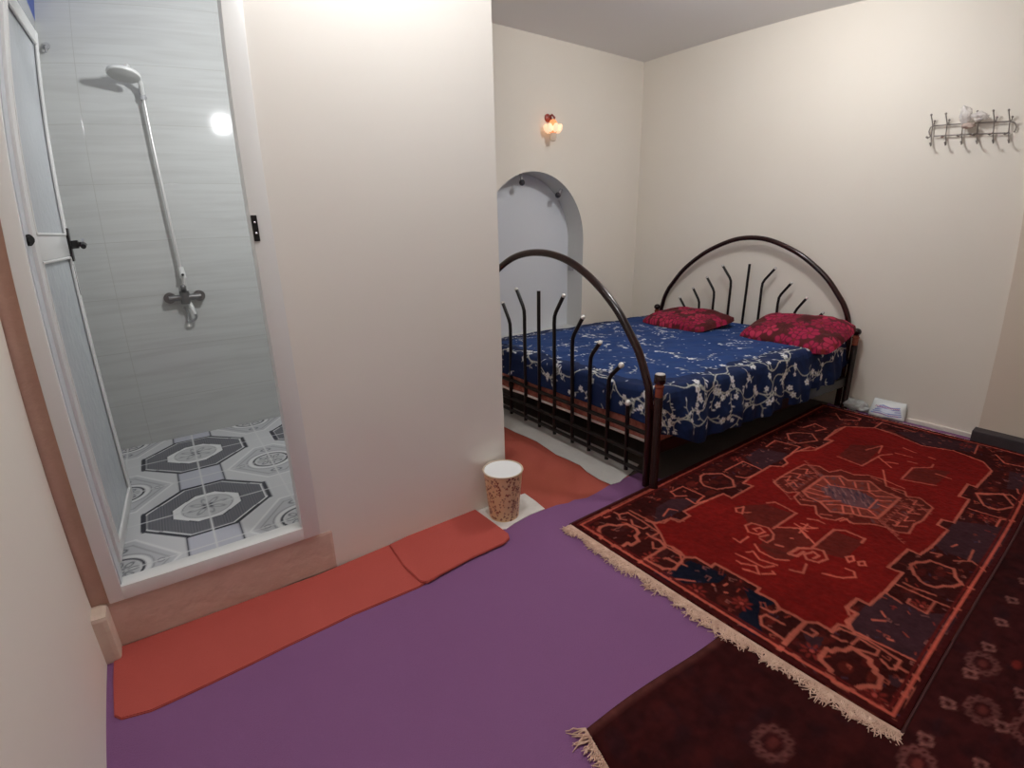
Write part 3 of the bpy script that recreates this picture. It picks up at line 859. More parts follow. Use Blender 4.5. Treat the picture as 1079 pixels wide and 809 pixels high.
def rug_canvas():
    red, dk, navy, aub, brn, pink, rust = (106, 17, 14), (50, 12, 10), (14, 16, 30), (54, 30, 35), (80, 28, 22), (164, 84, 68), (110, 38, 28)
    c = Canvas(RL, RW, RRES, dk)
    tl = lambda pts: [(p[0] / 1000, p[1] / 1000) for p in pts]
    # mottled border ground
    for _ in range(900):
        x, y = RNG.random() * RL, RNG.random() * RW
        c.ell(x, y, .008 + .03 * RNG.random(), .006 + .02 * RNG.random(), [(96, 30, 22), (52, 14, 14), (90, 24, 20), (64, 26, 26)][int(RNG.integers(4))], al=.45)
    for p in RUG_DESIGN['aub']:
        c.poly(tl(p), aub)
    for p in RUG_DESIGN['navy']:
        c.poly(tl(p), navy)
    # small woven flecks all over the borders
    for _ in range(620):
        x, y = RNG.random() * RL, RNG.random() * RW
        a = RNG.random() * 3.1
        l = .008 + .016 * RNG.random()
        c.line([(x, y), (x + l * math.cos(a), y + l * math.sin(a))], .006, [(176, 70, 52), (150, 48, 38), (140, 86, 80), (60, 50, 70)][int(RNG.integers(4))], .55)
    # small hooked curls, dull rose
    for _ in range(230):
        x, y, a_ = RNG.random() * RL, RNG.random() * RW, RNG.random() * 6.28
        l = .014 + .012 * RNG.random()
        pts = [(x, y), (x + l * math.cos(a_), y + l * math.sin(a_)), (x + l * math.cos(a_) + l * .6 * math.cos(a_ + 1.7), y + l * math.sin(a_) + l * .6 * math.sin(a_ + 1.7)),
               (x + l * .5 * math.cos(a_) + l * .6 * math.cos(a_ + 1.7), y + l * .5 * math.sin(a_) + l * .6 * math.sin(a_ + 1.7))]
        c.line(pts, .005, [(150, 70, 56), (120, 48, 38), (138, 80, 72)][int(RNG.integers(3))], .8)
    # star flowers between the hooked hexagons
    for (x, y) in [(.045, 1.21), (.06, .70), (.09, .93), (.10, .30), (.07, .10), (.13, .56), (.6, .13), (1.5, .13), (1.2, 1.2), (2.42, .9), (2.42, .4)]:
        for k in range(8):
            an = k * math.pi / 4
            c.ell(x + .026 * math.cos(an), y + .026 * math.sin(an), .012, .006, (112, 34, 28), rot=an)
        c.ell(x, y, .008, .008, (150, 60, 52))
    c.poly(tl(RUG_DESIGN['field']), red)
    c.line(tl(RUG_DESIGN['field']), .009, pink, closed=True)
    for p in RUG_DESIGN['brown']:
        c.poly(tl(p), brn, .8)
    # medallion ground
    ring_ = max((p for w_, p in RUG_DESIGN['lines'] if w_ == 14 and len(p) == 15), key=len)
    mx_ = sum(q[0] for q in ring_[:-1]) / 14000
    my_ = sum(q[1] for q in ring_[:-1]) / 14000
    wav_ = max((p for w_, p in RUG_DESIGN['lines']), key=len)
    c.poly(tl(wav_), (82, 26, 20), .85)
    c.poly(tl(ring_), (112, 46, 36), .9)
    # rows of little serrated teeth filling the medallion wings
    for sgx, sgy in ((-1, -1), (-1, 1), (1, -1), (1, 1), (0, 1), (0, -1)):
        for k in range(9):
            for j in range(2):
                x = mx_ + sgx * (.13 + .045 * j) + (k - 4) * .03 * (1 if sgx == 0 else .5)
                y = my_ + sgy * (.20 + .04 * j) + (k - 4) * .018 * (0 if sgx == 0 else 1)
                c.line([(x - .008, y), (x, y + .012), (x + .008, y)], .005, (160, 82, 68), .75)
    for _ in range(160):
        a, rr = RNG.random() * 6.28, RNG.random() ** .5
        x, y = mx_ + .20 * rr * math.cos(a), my_ + .26 * rr * math.sin(a)
        c.ell(x, y, .018, .008, [(120, 50, 40), (92, 36, 32), (88, 60, 62)][int(RNG.integers(3))], rot=a, al=.6)
    c.ell(mx_, my_, .09, .13, (84, 60, 66), al=.8)
    for _ in range(60):
        a, rr = RNG.random() * 6.28, RNG.random() ** .5
        x, y = mx_ + .08 * rr * math.cos(a), my_ + .12 * rr * math.sin(a)
        c.line([(x, y), (x + .03, y + .02)], .005, [(120, 84, 84), (60, 44, 56)][int(RNG.integers(2))])
    for w_, p in RUG_DESIGN['lines']:
        c.line(tl(p), w_ / 1000 * .95, pink if w_ > 8 else (186, 92, 74))
    # plain guard stripes at the edges
    for (a, b, col, wd) in [(.012, .012, (60, 14, 14), .020), (.036, .036, (184, 84, 68), .010), (.052, .052, (84, 20, 18), .010)]:
        pts = [(a, b), (RL - a, b), (RL - a, RW - b), (a, RW - b)]
        c.line([pts[0], pts[3]], wd, col)
        c.line([pts[3], pts[2]], wd, col)
        c.line([pts[0], pts[1]], wd, col)
        c.line([pts[1], pts[2]], wd, col)
    # woven abrash: strips of slightly different dye
    rows = np.repeat(1 + .10 * (RNG.random((1, c.W)) - .5), c.H, axis=0)
    n = smooth_noise(c.H, c.W, 45) * .30 + smooth_noise(c.H, c.W, 5) * .30 + .70
    c.a *= (rows * n)[..., None].astype(np.float32)
    return c


rc = rug_canvas()
P = np.zeros((rc.H, rc.W, 3))
wob = (smooth_noise(rc.H, rc.W, 90) - .5)
P[..., 0] = rc.X + RUG_X
P[..., 1] = rc.Y + RUG_Y
# gently wandering edges and a lying-flat nap
P[..., 1] += .012 * np.sin(rc.X * 2.4 + .6) * (1 - rc.Y / RW)
P[..., 2] = .0175 + .0030 * smooth_noise(rc.H, rc.W, 2.2) + .006 * smooth_noise(rc.H, rc.W, 60)
edge = np.minimum(np.minimum(rc.X, RL - rc.X), np.minimum(rc.Y, RW - rc.Y))
P[..., 2] = np.where(edge < .004, .008, P[..., 2])
RUGM = painted('rug_wool', 0.95, spec=0.08, nsc=60)
rug = grid_object('rug', P, rc.a, RUGM)
lab(rug, 'bright red patterned tribal rug with hooked medallions and a cream fringe, lying beside the bed', 'rug', 'patterned rugs on the carpet')


def fringe(parent, p, q, out, n, ln, z, seed, sp=.012, curl=.5, zlo=.0085):
    rnd = random.Random(seed)
    mb = MB()
    p, q, out = Vector(p), Vector(q), Vector(out)
    al = (q - p).normalized()
    for i in range(n):
        t = (i + rnd.random() * .8) / n
        b = p.lerp(q, t)
        L = ln * (.5 + .6 * rnd.random()) * (.95 + .30 * math.sin(t * 37 + 2 * math.sin(t * 17)))
        a = (rnd.random() - .5) * 1.1 + .25 * math.sin(t * 23)
        cv_ = (rnd.random() - .5) * 2 * curl
        pts = []
        pos = Vector((b.x, b.y, z))
        for k in range(6):
            pts.append(pos.copy())
            a2 = a + cv_ * k / 5 * 2
            d = out * math.cos(a2) + al * math.sin(a2)
            pos = pos + Vector((d.x, d.y, 0)) * L / 5
            pos.z = max(zlo + .0015 + rnd.random() * .007, z - (z - zlo) * (k + 1) / 3)
        mb.tube(pts, [.0024, .0026, .0024, .0022, .0018, .0010], 5)
    # knotted heading
    for i in range(int((q - p).length / .011)):
        b = p.lerp(q, (i + .5) / ((q - p).length / .011))
        mb.ball((b.x + out.x * .004, b.y + out.y * .004, z - .002), .0045, 6)
    o = mb.build('fringe', FRINGE, parent, smooth=True)
    o['kind'] = 'stuff'
    return o


eb = MB()
for i in range(60):
    ya, yb = RUG_Y + RW * i / 60, RUG_Y + RW * (i + 1) / 60
    wa = .012 + .004 * math.sin(i * 1.3)
    eb.add([(RUG_X + .003, ya, .0175), (RUG_X - wa, ya, .011), (RUG_X - wa, yb, .011), (RUG_X + .003, yb, .0175),
            (RUG_X + .003, ya, .008), (RUG_X - wa, ya, .0075), (RUG_X - wa, yb, .0075), (RUG_X + .003, yb, .008)],
           [(0, 1, 2, 3), (4, 5, 6, 7), (1, 2, 6, 5), (0, 1, 5, 4), (3, 2, 6, 7)])
eb.build('woven_end_band', FRINGE, rug)
fringe(rug, (RUG_X - .006, RUG_Y + RW, 0), (RUG_X - .006, RUG_Y + .005, 0), (-1, 0, 0), 900, .056, .014, 3, curl=1.3)
fringe(rug, (RUG_X + RL - .002, RUG_Y + .02, 0), (RUG_X + RL - .002, RUG_Y + RW, 0), (1, 0, 0), 420, .028, .018, 4)
SELM = mat('dark_rug_edge', (70, 30, 30), 0.95)
sel = MB()
sel.tube([(RUG_X + RL * i / 40, RUG_Y + .012 * math.sin(RL * i / 40 * 2.4 + .6) - .002, .015) for i in range(41)], .005, 6)
sel.build('selvedge', SELM, rug, smooth=True)
sel = MB()
sel.tube([(RUG_X + RL * i / 40, RUG_Y + RW + .002, .015) for i in range(41)], .005, 6)
sel.build('selvedge', SELM, rug, smooth=True)

# ---- dark rug beneath
def dark_rug():
    W2, H2, res = 3.02, 1.85, .008
    c = Canvas(W2, H2, res, (52, 18, 18))
    for _ in range(1400):
        c.ell(RNG.random() * W2, RNG.random() * H2, .01 + .04 * RNG.random(), .008 + .03 * RNG.random(), [(64, 22, 20), (38, 15, 17), (58, 18, 18), (40, 20, 24)][int(RNG.integers(4))], al=.4)
    for (x, y) in [(.41, .32), (1.14, .60), (.95, .67), (.97, .80), (.20, .33), (1.05, .80), (1.5, .75), (1.9, .70), (2.3, .72), (.65, .60), (1.35, .95), (.75, 1.0), (2.7, .7), (.3, 1.1), (1.8, 1.1)]:
        k = 10
        for i in range(k):
            an = i * 2 * math.pi / k
            c.ell(x + .045 * math.cos(an), y + .04 * math.sin(an), .010, .008, (112, 66, 62), ring=.006, al=.8)
        c.ell(x, y, .018, .014, (100, 44, 40), al=.7)
    # outlined diamonds of the border
    for i in range(16):
        for (dx, yy) in ((0, .585), (.03, .73)):
            x = .55 + i * .165 + dx
            if yy > .7 and x < .7:
                continue
            c.line([(x, yy), (x + .016, yy + .024), (x + .038, yy + .012), (x + .030, yy - .016)], .007, (128, 80, 74), closed=True)
    for _ in range(40):
        x, y = .9 + RNG.random() * 2, .6 + RNG.random() * 1.1
        c.ell(x, y, .022, .016, (110, 34, 28), al=.7)
    c.line([(0, .012), (W2, .012)], .024, (84, 44, 40))
    n = smooth_noise(c.H, c.W, 30) * .5 + smooth_noise(c.H, c.W, 3) * .4 + .55
    c.a *= n[..., None].astype(np.float32)
    return c


dc = dark_rug()
P = np.zeros((dc.H, dc.W, 3))
# corner at (0.75,0.72); far edge runs to the right almost along x, slightly falling
ang = math.radians(-3.2)
lx, ly = dc.X, dc.Y
P[..., 0] = .752 + lx * math.cos(ang) - ly * math.sin(math.radians(18)) * np.exp(-lx * 1.2)
P[..., 1] = .716 + lx * math.sin(ang) - ly + .006 * np.sin(lx * 9)
P[..., 2] = .0125 + .0018 * smooth_noise(dc.H, dc.W, 2.2)
edge = np.minimum(np.minimum(dc.X, 3.02 - dc.X), dc.Y)
P[..., 2] = np.where(edge < .006, .0075, P[..., 2])
P[..., 2] = np.where((P[..., 0] > RUG_X) & (P[..., 1] > RUG_Y + .03), .0095, P[..., 2])
drug = grid_object('rug', P, dc.a, painted('dark_rug_wool', 0.95, spec=0.06, nsc=50))
lab(drug, 'dark maroon rug with faint rosettes, lying partly under the bright red rug', 'rug', 'patterned rugs on the carpet')
fringe(drug, (.750, .715, 0), (.46, -.32, 0), Vector((-.95, .28, 0)).normalized(), 420, .056, .013, 8, zlo=.0075)

# ------------------------------------------------------------------ the bed
bed = empty('bed', (3.0, 2.25, 0), 0, 'double bed frame of dark red-brown lacquered metal with arched head and foot ends', 'bed')
BO = Vector((3.0, 2.25, 0))


def B(x, y, z):
    return Vector((x, y, z)) - BO


def catmull(pts, n=6):
    out = []
    P_ = [Vector(p) for p in pts]
    for i in range(len(P_) - 1):
        p0, p1, p2, p3 = P_[max(i - 1, 0)], P_[i], P_[i + 1], P_[min(i + 2, len(P_) - 1)]
        for k in range(n):
            t = k / n
            out.append(.5 * ((2 * p1) + (-p0 + p2) * t + (2 * p0 - 5 * p1 + 4 * p2 - p3) * t * t + (-p0 + 3 * p1 - 3 * p2 + p3) * t ** 3))
    out.append(P_[-1])
    return out


BARM = mat('black_brown_lacquer', (16, 9, 9), 0.3, spec=0.35)


def bed_end(name, xf, yc, half, prof, bars, rails, z_post, post_off, r_arch, foot):
    """prof: (offset from centre, z) of one half of the arch, outside to apex"""
    mb = MB()
    right = [(-o, z) for o, z in prof]
    left = [(o, z) for o, z in prof[::-1]][1:]
    path = catmull([B(xf(yc + o), yc + o, z) for o, z in right + left], 5)
    mb.tube(path, r_arch, 14)
    e = mb.build(name, BEDMETAL, bed, smooth=True)
    for i, z in enumerate(rails):
        rb = MB()
        rb.tube([B(xf(yc - half), yc - half, z), B(xf(yc + half), yc + half, z)], .0125 if foot else .010, 10)
        rb.build('rail', BARM, e, smooth=True)
    for sg in (-1, 1):
        y = yc + sg * post_off
        pb = MB()
        r0 = .021
        pb.lathe([(.018, .0), (.024, .004), (.024, .03), (r0, .036), (r0, z_post - .12), (r0 * .95, z_post - .115)], 20, B(xf(y), y, 0))
        pb.build('post', BEDMETAL, e, smooth=True)
        cb = MB()
        cb.lathe([(r0 * .95, z_post - .118), (r0 * .95, z_post - .070), (r0 * 1.12, z_post - .066), (r0 * 1.12, z_post - .058), (r0 * .9, z_post - .054), (r0 * .9, z_post - .045)], 20, B(xf(y), y, 0))
        cb.build('copper_collar', COPPER, e, smooth=True)
        kb_ = MB()
        if foot:
            kb_.lathe([(.012, z_post - .05), (.026, z_post - .045), (.028, z_post - .035), (.027, z_post - .004), (.024, z_post)], 22, B(xf(y), y, 0))
            kb_.build('finial', BEDMETAL, e, smooth=True, angle=50)
            MB().lathe([(.023, z_post - .001), (.022, z_post + .003), (.014, z_post + .005)], 22, B(xf(y), y, 0)).build('finial_cap', mat('worn_pale_cap', (196, 188, 180), 0.4), e, smooth=True)
        else:
            kb_.ball(B(xf(y), y, z_post - .022), .029, 18, .9)
            kb_.build('finial', BEDMETAL, e, smooth=True)
    for b in bars:
        # b = list of (offset, z) from the foot up
        bb = MB()
        pts = [B(xf(yc + o), yc + o, z) for o, z in b]
        if len(pts) > 2:
            p0, p1, p2 = pts
            a = p1.lerp(p0, min(.5, .05 / (p1 - p0).length))
            c = p1.lerp(p2, min(.5, .03 / (p2 - p1).length))
            pts = [p0, a, a.lerp(p1, .6).lerp(c.lerp(p1, .6), .5), c, p2]
        bb.tube(pts, .0118 if foot else .0098, 12)
        bb.build('bar', BARM, e, smooth=True)
        tip = pts[-1]
        d = (pts[-1] - pts[-2]).normalized()
        tb = MB()
        if len(b) == 2 and b[0][0] == 0:
            tb.tube([tip, tip + d * .004], .0118 if foot else .0098, 12)
            tb.build('bar_end', BARM, e, smooth=True)
        else:
            tb.ball(tip + d * .006, .0165 if (foot and abs(b[0][0]) > .5) else (.0135 if foot else .0115), 12, 1.05)
            tb.build('bar_tip', mat('chrome_tip', (236, 233, 228), 0.25, metal=.4) if 'chrome_tip' not in bpy.data.materials else bpy.data.materials['chrome_tip'], e, smooth=True)
    return e


FC, HC = 2.385, 2.165
fx = lambda y: 1.955 + (y - 1.44) * .030
fprof = [(.905, .01), (.905, .30), (.893, .52), (.868, .60), (.815, .715), (.770, .778), (.678, .890), (.592, .968), (.500, 1.035), (.395, 1.095), (.275, 1.145), (.14, 1.176), (0, 1.186)]
fb = [[(0, .05), (0, .955)]]
for sg in (-1, 1):
    fb.append([(sg * .158, .05), (sg * .152, .825), (sg * .232, .945)])
    fb.append([(sg * .330, .05), (sg * .318, .715), (sg * .400, .840)])
    fb.append([(sg * .475, .05), (sg * .472, .630), (sg * .540, .718)])
    fb.append([(sg * .620, .05), (sg * .618, .540), (sg * .698, .622)])
    fb.append([(sg * .765, .045), (sg * .760, .425)])
bed_end('footboard', fx, FC, .90, fprof, fb, (.300, .172, .078), .632, .952, .0205, True)
hx = lambda y: 3.985
hprof = [(.802, .02), (.802, .50), (.790, .60), (.772, .675), (.740, .745), (.706, .795), (.606, .920), (.487, 1.022), (.348, 1.110), (.16, 1.185), (0, 1.206)]
hb = [[(0, .28), (-.010, 1.0)]]
for sg in (-1, 1):
    hb.append([(sg * .133, .28), (sg * .130, .866), (sg * .215, .975)])
    hb.append([(sg * .275, .28), (sg * .272, .765), (sg * .350, .872)])
    hb.append([(sg * .410, .28), (sg * .405, .665), (sg * .475, .770)])
    hb.append([(sg * .540, .28), (sg * .532, .580), (sg * .603, .676)])
bed_end('headboard', hx, HC, .80, hprof, hb, (.30,), .598, .848, .0185, False)
# side rails and slatted base
for sg, y0_, y1_ in ((-1, FC - .915, HC - .83), (1, FC + .915, HC + .83)):
    xa, xb = fx(y0_), 3.985
    sb = MB()
    pa, pb_ = B(xa, y0_ + .01, 0), B(xb, y1_, 0)
    d = Vector((-(pb_ - pa).y, (pb_ - pa).x, 0)).normalized() * .012
    vs = [pa - d, pb_ - d, pb_ + d, pa + d]
    sb.add([(p.x, p.y, .18) for p in vs] + [(p.x, p.y, .245) for p in vs], [(0, 1, 2, 3), (4, 5, 6, 7), (0, 1, 5, 4), (1, 2, 6, 5), (2, 3, 7, 6), (3, 0, 4, 7)])
    sb.build('side_rail', BARM, bed)
for i in range(12):
    x = 2.08 + i * .165
    t = (x - 1.98) / 2.0
    ya, yb = (FC - .90) * (1 - t) + (HC - .82) * t, (FC + .88) * (1 - t) + (HC + .81) * t
    MB().box(x - 3.0, x + .07 - 3.0, ya - 2.25, yb - 2.25, .19, .208, .003).build('slat', mat('slat_wood', (120, 84, 62), 0.7, noise=(12, .6, (96, 64, 46))) if 'slat_wood' not in bpy.data.materials else bpy.data.materials['slat_wood'], bed)

# mattress
MX0, MX1 = 2.005, 3.955
edgeR = lambda x: (1.475 + (x - 2.0) / 2.0 * (1.372 - 1.475))
edgeL = lambda x: (3.20 + (x - 2.0) / 2.0 * (2.975 - 3.20))


def mattress():
    NX, NY = 60, 50
    mb = bmesh.new()
    bmesh.ops.create_cube(mb, size=1)
    for v in mb.verts:
        x = MX0 if v.co.x < 0 else MX1
        y = edgeR(x) if v.co.y < 0 else edgeL(x)
        z = .209 if v.co.z < 0 else .495
        v.co = (x, y, z)
    bmesh.ops.bevel(mb, geom=list(mb.edges), offset=.028, segments=4, affect='EDGES', profile=.5)
    me = bpy.data.meshes.new('mattress')
    mb.to_mesh(me)
    mb.free()
    o = bpy.data.objects.new('mattress', me)
    COL.objects.link(o)
    me.materials.append(mat('rose_mattress_ticking', (176, 112, 96), 0.85, noise=(26, .22, (146, 80, 70)), bump=(50, .2)))
    for p in me.polygons:
        p.use_smooth = True
    lab(o, 'rose-brown mattress on the metal bed, showing between the footboard bars', 'mattress')
    pip = MB()
    loop_ = []
    for (x, y) in ((MX0 + .01, edgeR(MX0) + .02), (MX0 - .002, edgeR(MX0) + .05), (MX0 - .002, edgeL(MX0) - .05), (MX0 + .02, edgeL(MX0)), (MX1 - .03, edgeL(MX1)), (MX1, edgeL(MX1) - .03), (MX1, edgeR(MX1) + .03), (MX1 - .03, edgeR(MX1))):
        loop_.append((x, y, .232))
    pip.tube(loop_, .008, 8, closed=True)
    pip.build('piping', mat('white_piping', (220, 214, 208), 0.7), o, smooth=True)
    return o


mattress()


# bedspread: blue cotton with white blossom branches
def bedspread():
    res = .0042
    FD, SD = .195, .345                       # how far it hangs at the foot and at the near side
    LX, LY = 1.955 + FD, 1.60 + SD + .12
    c = Canvas(LX, LY, res, (36, 62, 112))
    blue2, wh, cr, dk = (29, 50, 96), (224, 224, 226), (190, 190, 178), (28, 44, 84)
    for _ in range(500):
        c.ell(RNG.random() * LX, RNG.random() * LY, .02 + .05 * RNG.random(), .01 + .03 * RNG.random(), blue2, al=.3)

    def blossom(x, y, s):
        k = 5
        a0 = RNG.random() * 6.28
        for i in range(k):
            an = a0 + i * 2 * math.pi / k
            c.ell(x + s * .62 * math.cos(an), y + s * .62 * math.sin(an), s * .46, s * .36, wh, rot=an)
        c.ell(x, y, s * .25, s * .25, (176, 160, 120))

    def leaf(x, y, a, s, col):
        c.ell(x + s * math.cos(a), y + s * math.sin(a), s, s * .38, col, rot=a)

    def branch(x, y, a, n, depth=0):
        pts = [(x, y)]
        for i in range(n):
            a += (RNG.random() - .5) * .9
            x += .026 * math.cos(a); y += .026 * math.sin(a)
            pts.append((x, y))
            r = RNG.random()
            if r < .22:
                blossom(x + .012 * math.cos(a + 1.5), y + .012 * math.sin(a + 1.5), .008 + .009 * RNG.random())
            elif r < .56:
                leaf(x, y, a + (1.1 if RNG.random() < .5 else -1.1), .008 + .006 * RNG.random(), wh if RNG.random() < .6 else cr)
            if depth < 2 and RNG.random() < .17:
                branch(x, y, a + (1.0 if RNG.random() < .5 else -1.0), int(n * .45), depth + 1)
        c.line(pts, .0050 if depth == 0 else .0038, cr)
        blossom(x, y, .009)
    # navy border band along the hems, partly print, partly side shade put into the colour, with trailing blossom vines; light sprigs on the middle field
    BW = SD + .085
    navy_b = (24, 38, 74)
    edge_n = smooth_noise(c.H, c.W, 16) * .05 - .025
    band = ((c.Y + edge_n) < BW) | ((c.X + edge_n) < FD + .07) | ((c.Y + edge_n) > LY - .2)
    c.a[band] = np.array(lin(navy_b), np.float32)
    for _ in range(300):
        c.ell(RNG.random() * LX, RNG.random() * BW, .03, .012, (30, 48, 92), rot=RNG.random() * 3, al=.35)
    # sprigs
    for i in range(150):
        x, y, a_ = RNG.random() * LX, RNG.random() * LY, RNG.random() * 6.28
        pts = [(x, y)]
        for k in range(int(RNG.integers(3, 8))):
            a_ += (RNG.random() - .5) * 1.0
            x += .024 * math.cos(a_); y += .024 * math.sin(a_)
            pts.append((x, y))
            if RNG.random() < .75:
                leaf(x, y, a_ + (1.1 if RNG.random() < .5 else -1.1), .007 + .006 * RNG.random(), wh)
        c.line(pts, .0034, cr)
        if RNG.random() < .6:
            blossom(x, y, .011 + .007 * RNG.random())
    for _ in range(300):
        leaf(RNG.random() * LX, BW + RNG.random() * (LY - BW), RNG.random() * 6.28, .004 + .006 * RNG.random(), wh)

    def vine(along_x, off, L, amp, ph):
        pts = []
        n_ = int(L / .02)
        for k in range(n_):
            t = k / n_
            u_ = t * L
            w_ = off + amp * math.sin(u_ * 9 + ph) + .02 * math.sin(u_ * 31 + ph)
            q_ = (u_, w_) if along_x else (w_, u_)
            pts.append(q_)
            if RNG.random() < .42:
                a2 = RNG.random() * 6.28
                r_ = .03 + .05 * RNG.random()
                m_ = (q_[0] + r_ * .5 * math.cos(a2 + .3), q_[1] + r_ * .5 * math.sin(a2 + .3))
                e_ = (q_[0] + r_ * math.cos(a2), q_[1] + r_ * math.sin(a2))
                c.line([q_, m_, e_], .0036, cr)
                if RNG.random() < .6:
                    blossom(e_[0], e_[1], .011 + .009 * RNG.random())
                else:
                    leaf(e_[0], e_[1], a2, .011, wh)
                leaf(m_[0], m_[1], a2 + 1.2, .008, cr)
        c.line(pts, .0052, cr)
    vine(True, SD - .02, LX, .045, 0)
    vine(True, SD - .15, LX, .05, 2)
    vine(True, .09, LX * .7, .03, 4)
    vine(False, FD - .05, LY, .05, 1)
    # geometry
    a = c.X - FD
    b = c.Y - SD
    x = MX0 - .012 + np.maximum(a, 0)
    eR = 1.475 + (x - 2.0) / 2.0 * (1.372 - 1.475) - .012
    eL = 3.20 + (x - 2.0) / 2.0 * (2.975 - 3.20) + .012
    TOPZ = .508
    R_ = .045

    def fold(u, R):
        """u<0: hanging part; returns inward distance, drop"""
        s = u + R * (math.pi / 2)              # arc start at u = -R*pi/2 .. 0
        ins = np.where(u >= 0, u + R, np.where(s >= 0, R - R * np.cos(np.clip(s / R, 0, math.pi / 2) + 0) * 1.0, 0))
        ins = np.where((u < 0) & (s >= 0), R * (1 - np.cos(s / R)), ins)
        drop = np.where(u >= 0, 0, np.where(s >= 0, R - R * np.sin(s / R), R - s))
        return ins, drop
    xi, dx = fold(a, R_)
    # cloth hangs a bit shorter towards the head end
    k_side = np.interp(c.X - FD, [-.2, 0, .25, 1.35, 1.80, 1.95], [.55, .72, 1.0, .98, .80, .55])
    bb = np.where(b < 0, b * k_side, b)
    wdt = (eL - eR)
    far = b - (wdt - 2 * R_) + 0.0
    yi, dy = fold(bb, R_)
    # far side folds down too
    fi, fd = fold(-(far), R_)
    y = eR + yi
    y = np.where(far > -0.0, eL - fi, y)
    dy = np.where(far > -0.0, fd, dy)
    X = MX0 - .014 + xi
    Y = y
    drop = np.sqrt(dx ** 2 + dy ** 2) if False else np.maximum(dx, dy)
    Z = TOPZ - drop
    # folds of the hanging cloth and soft rumples on top
    hang = np.clip((dy - .02) / .2, 0, 1) * (b < 0)
    Y -= hang * (.030 * (np.sin(c.X * 17 + 1) * .5 + .5) + .02 * (np.sin(c.X * 41) * .5 + .5) + .012)
    hf = np.clip((dx - .02) / .15, 0, 1)
    X -= hf * (.010 * (np.sin(c.Y * 21) * .5 + .5))
    rm = smooth_noise(c.H, c.W, 42) * .016 + smooth_noise(c.H, c.W, 14) * .005
    Z += rm * (dy < .03) * (dx < .03)
    Z -= .016 * (np.sin(c.X * 12 + 2) * .5) * hang * 1.0
    # rises slightly over the pillows' area
    P = np.stack([X, Y, Z], -1)
    m = painted('blue_blossom_cotton', 0.8, spec=0.15, bump=(30, .15))
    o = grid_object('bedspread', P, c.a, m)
    md = o.modifiers.new('t', 'SOLIDIFY')
    md.thickness = .004
    md.offset = -1
    lab(o, 'dark blue bedspread printed with white blossom branches, draped over the bed', 'bedspread')
    return o


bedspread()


def pillow(name, cx, cy, cz, lx, ly, h, rz, tilt, label, seed):
    rng = np.random.default_rng(seed)
    res = .0045
    c = Canvas(lx, ly, res, (82, 24, 24))
    for _ in range(120):
        c.ell(rng.random() * lx, rng.random() * ly, .02, .012, (78, 22, 24), rot=rng.random() * 3, al=.5)

    def flower(x, y, s, col, n=6):
        a0 = rng.random() * 6
        for i in range(n):
            an = a0 + i * 2 * math.pi / n
            c.ell(x + s * .62 * math.cos(an), y + s * .62 * math.sin(an), s * .48, s * .36, col, rot=an)
            c.ell(x + s * .62 * math.cos(an), y + s * .62 * math.sin(an), s * .48, s * .36, (84, 14, 34), rot=an, ring=.005)
        c.ell(x, y, s * .2, s * .2, (120, 34, 34))
    placed = []
    for _ in range(1200):
        x, y, s = rng.random() * lx, rng.random() * ly, .042 + .026 * rng.random()
        if all(math.hypot(x - a, y - b) > (s + t) * .68 for a, b, t in placed):
            placed.append((x, y, s))
            if rng.random() < .16:
                for i in range(9):
                    an = i * 2 * math.pi / 9
                    c.line([(x, y), (x + s * math.cos(an), y + s * math.sin(an))], .009, (70, 20, 22))
            else:
                flower(x, y, s, [(156, 24, 66), (138, 20, 56), (168, 40, 72)][int(rng.integers(3))], int(rng.integers(5, 8)))
    u = c.X / lx * 2 - 1
    v = c.Y / ly * 2 - 1
    prof = (np.clip(1 - np.abs(u) ** 3.2, 0, 1) ** .55) * (np.clip(1 - np.abs(v) ** 2.6, 0, 1) ** .55)
    pinch = 1 - .07 * (1 - np.abs(v)) * 0
    H, W = c.H, c.W
    n = smooth_noise(H, W, 22, rng) * .02 + smooth_noise(H, W, 9, rng) * .006
    # edges bow inwards a little between the corners
    X = u * lx / 2 * (1 - .10 * np.abs(v) ** 5)
    Y = v * ly / 2 * (1 - .07 * np.abs(u) ** 5)
    top = np.stack([X, Y, prof * h * .62 + n * (prof > .05)], -1)
    bot = np.stack([X, Y, -prof * h * .38], -1)
    R = (Matrix.Rotation(rz, 4, 'Z') @ Matrix.Rotation(tilt, 4, 'Y'))
    Rn = np.array(R.to_3x3())
    PM = bpy.data.materials.get('crimson_flower_fabric') or painted('crimson_flower_fabric', 0.75, spec=0.25, bump=(60, .3))
    o = grid_object(name, top @ Rn.T, c.a, PM)
    o.location = (cx, cy, cz)
    b = grid_object(name, bot[::3, ::3] @ Rn.T, c.a[::3, ::3], PM)
    # join lower half into the same mesh
    bm = bmesh.new()
    bm.from_mesh(o.data)
    bm.from_mesh(b.data)
    bmesh.ops.remove_doubles(bm, verts=bm.verts, dist=.0008)
    bm.to_mesh(o.data)
    bm.free()
    bpy.data.objects.remove(b)
    for p in o.data.polygons:
        p.use_smooth = True
    return lab(o, label, 'pillow', 'pillows on the bed')


pillow('pillow', 3.665, 2.465, .545, .46, .64, .115, math.radians(-6), math.radians(-6), 'flatter crimson flowered pillow on the far side of the bed, towards the niche wall', 11)
pillow('pillow', 3.70, 1.605, .558, .44, .66, .14, math.radians(-3), math.radians(-18), 'crimson flowered pillow propped higher on the near side of the bed, above the rug', 12)

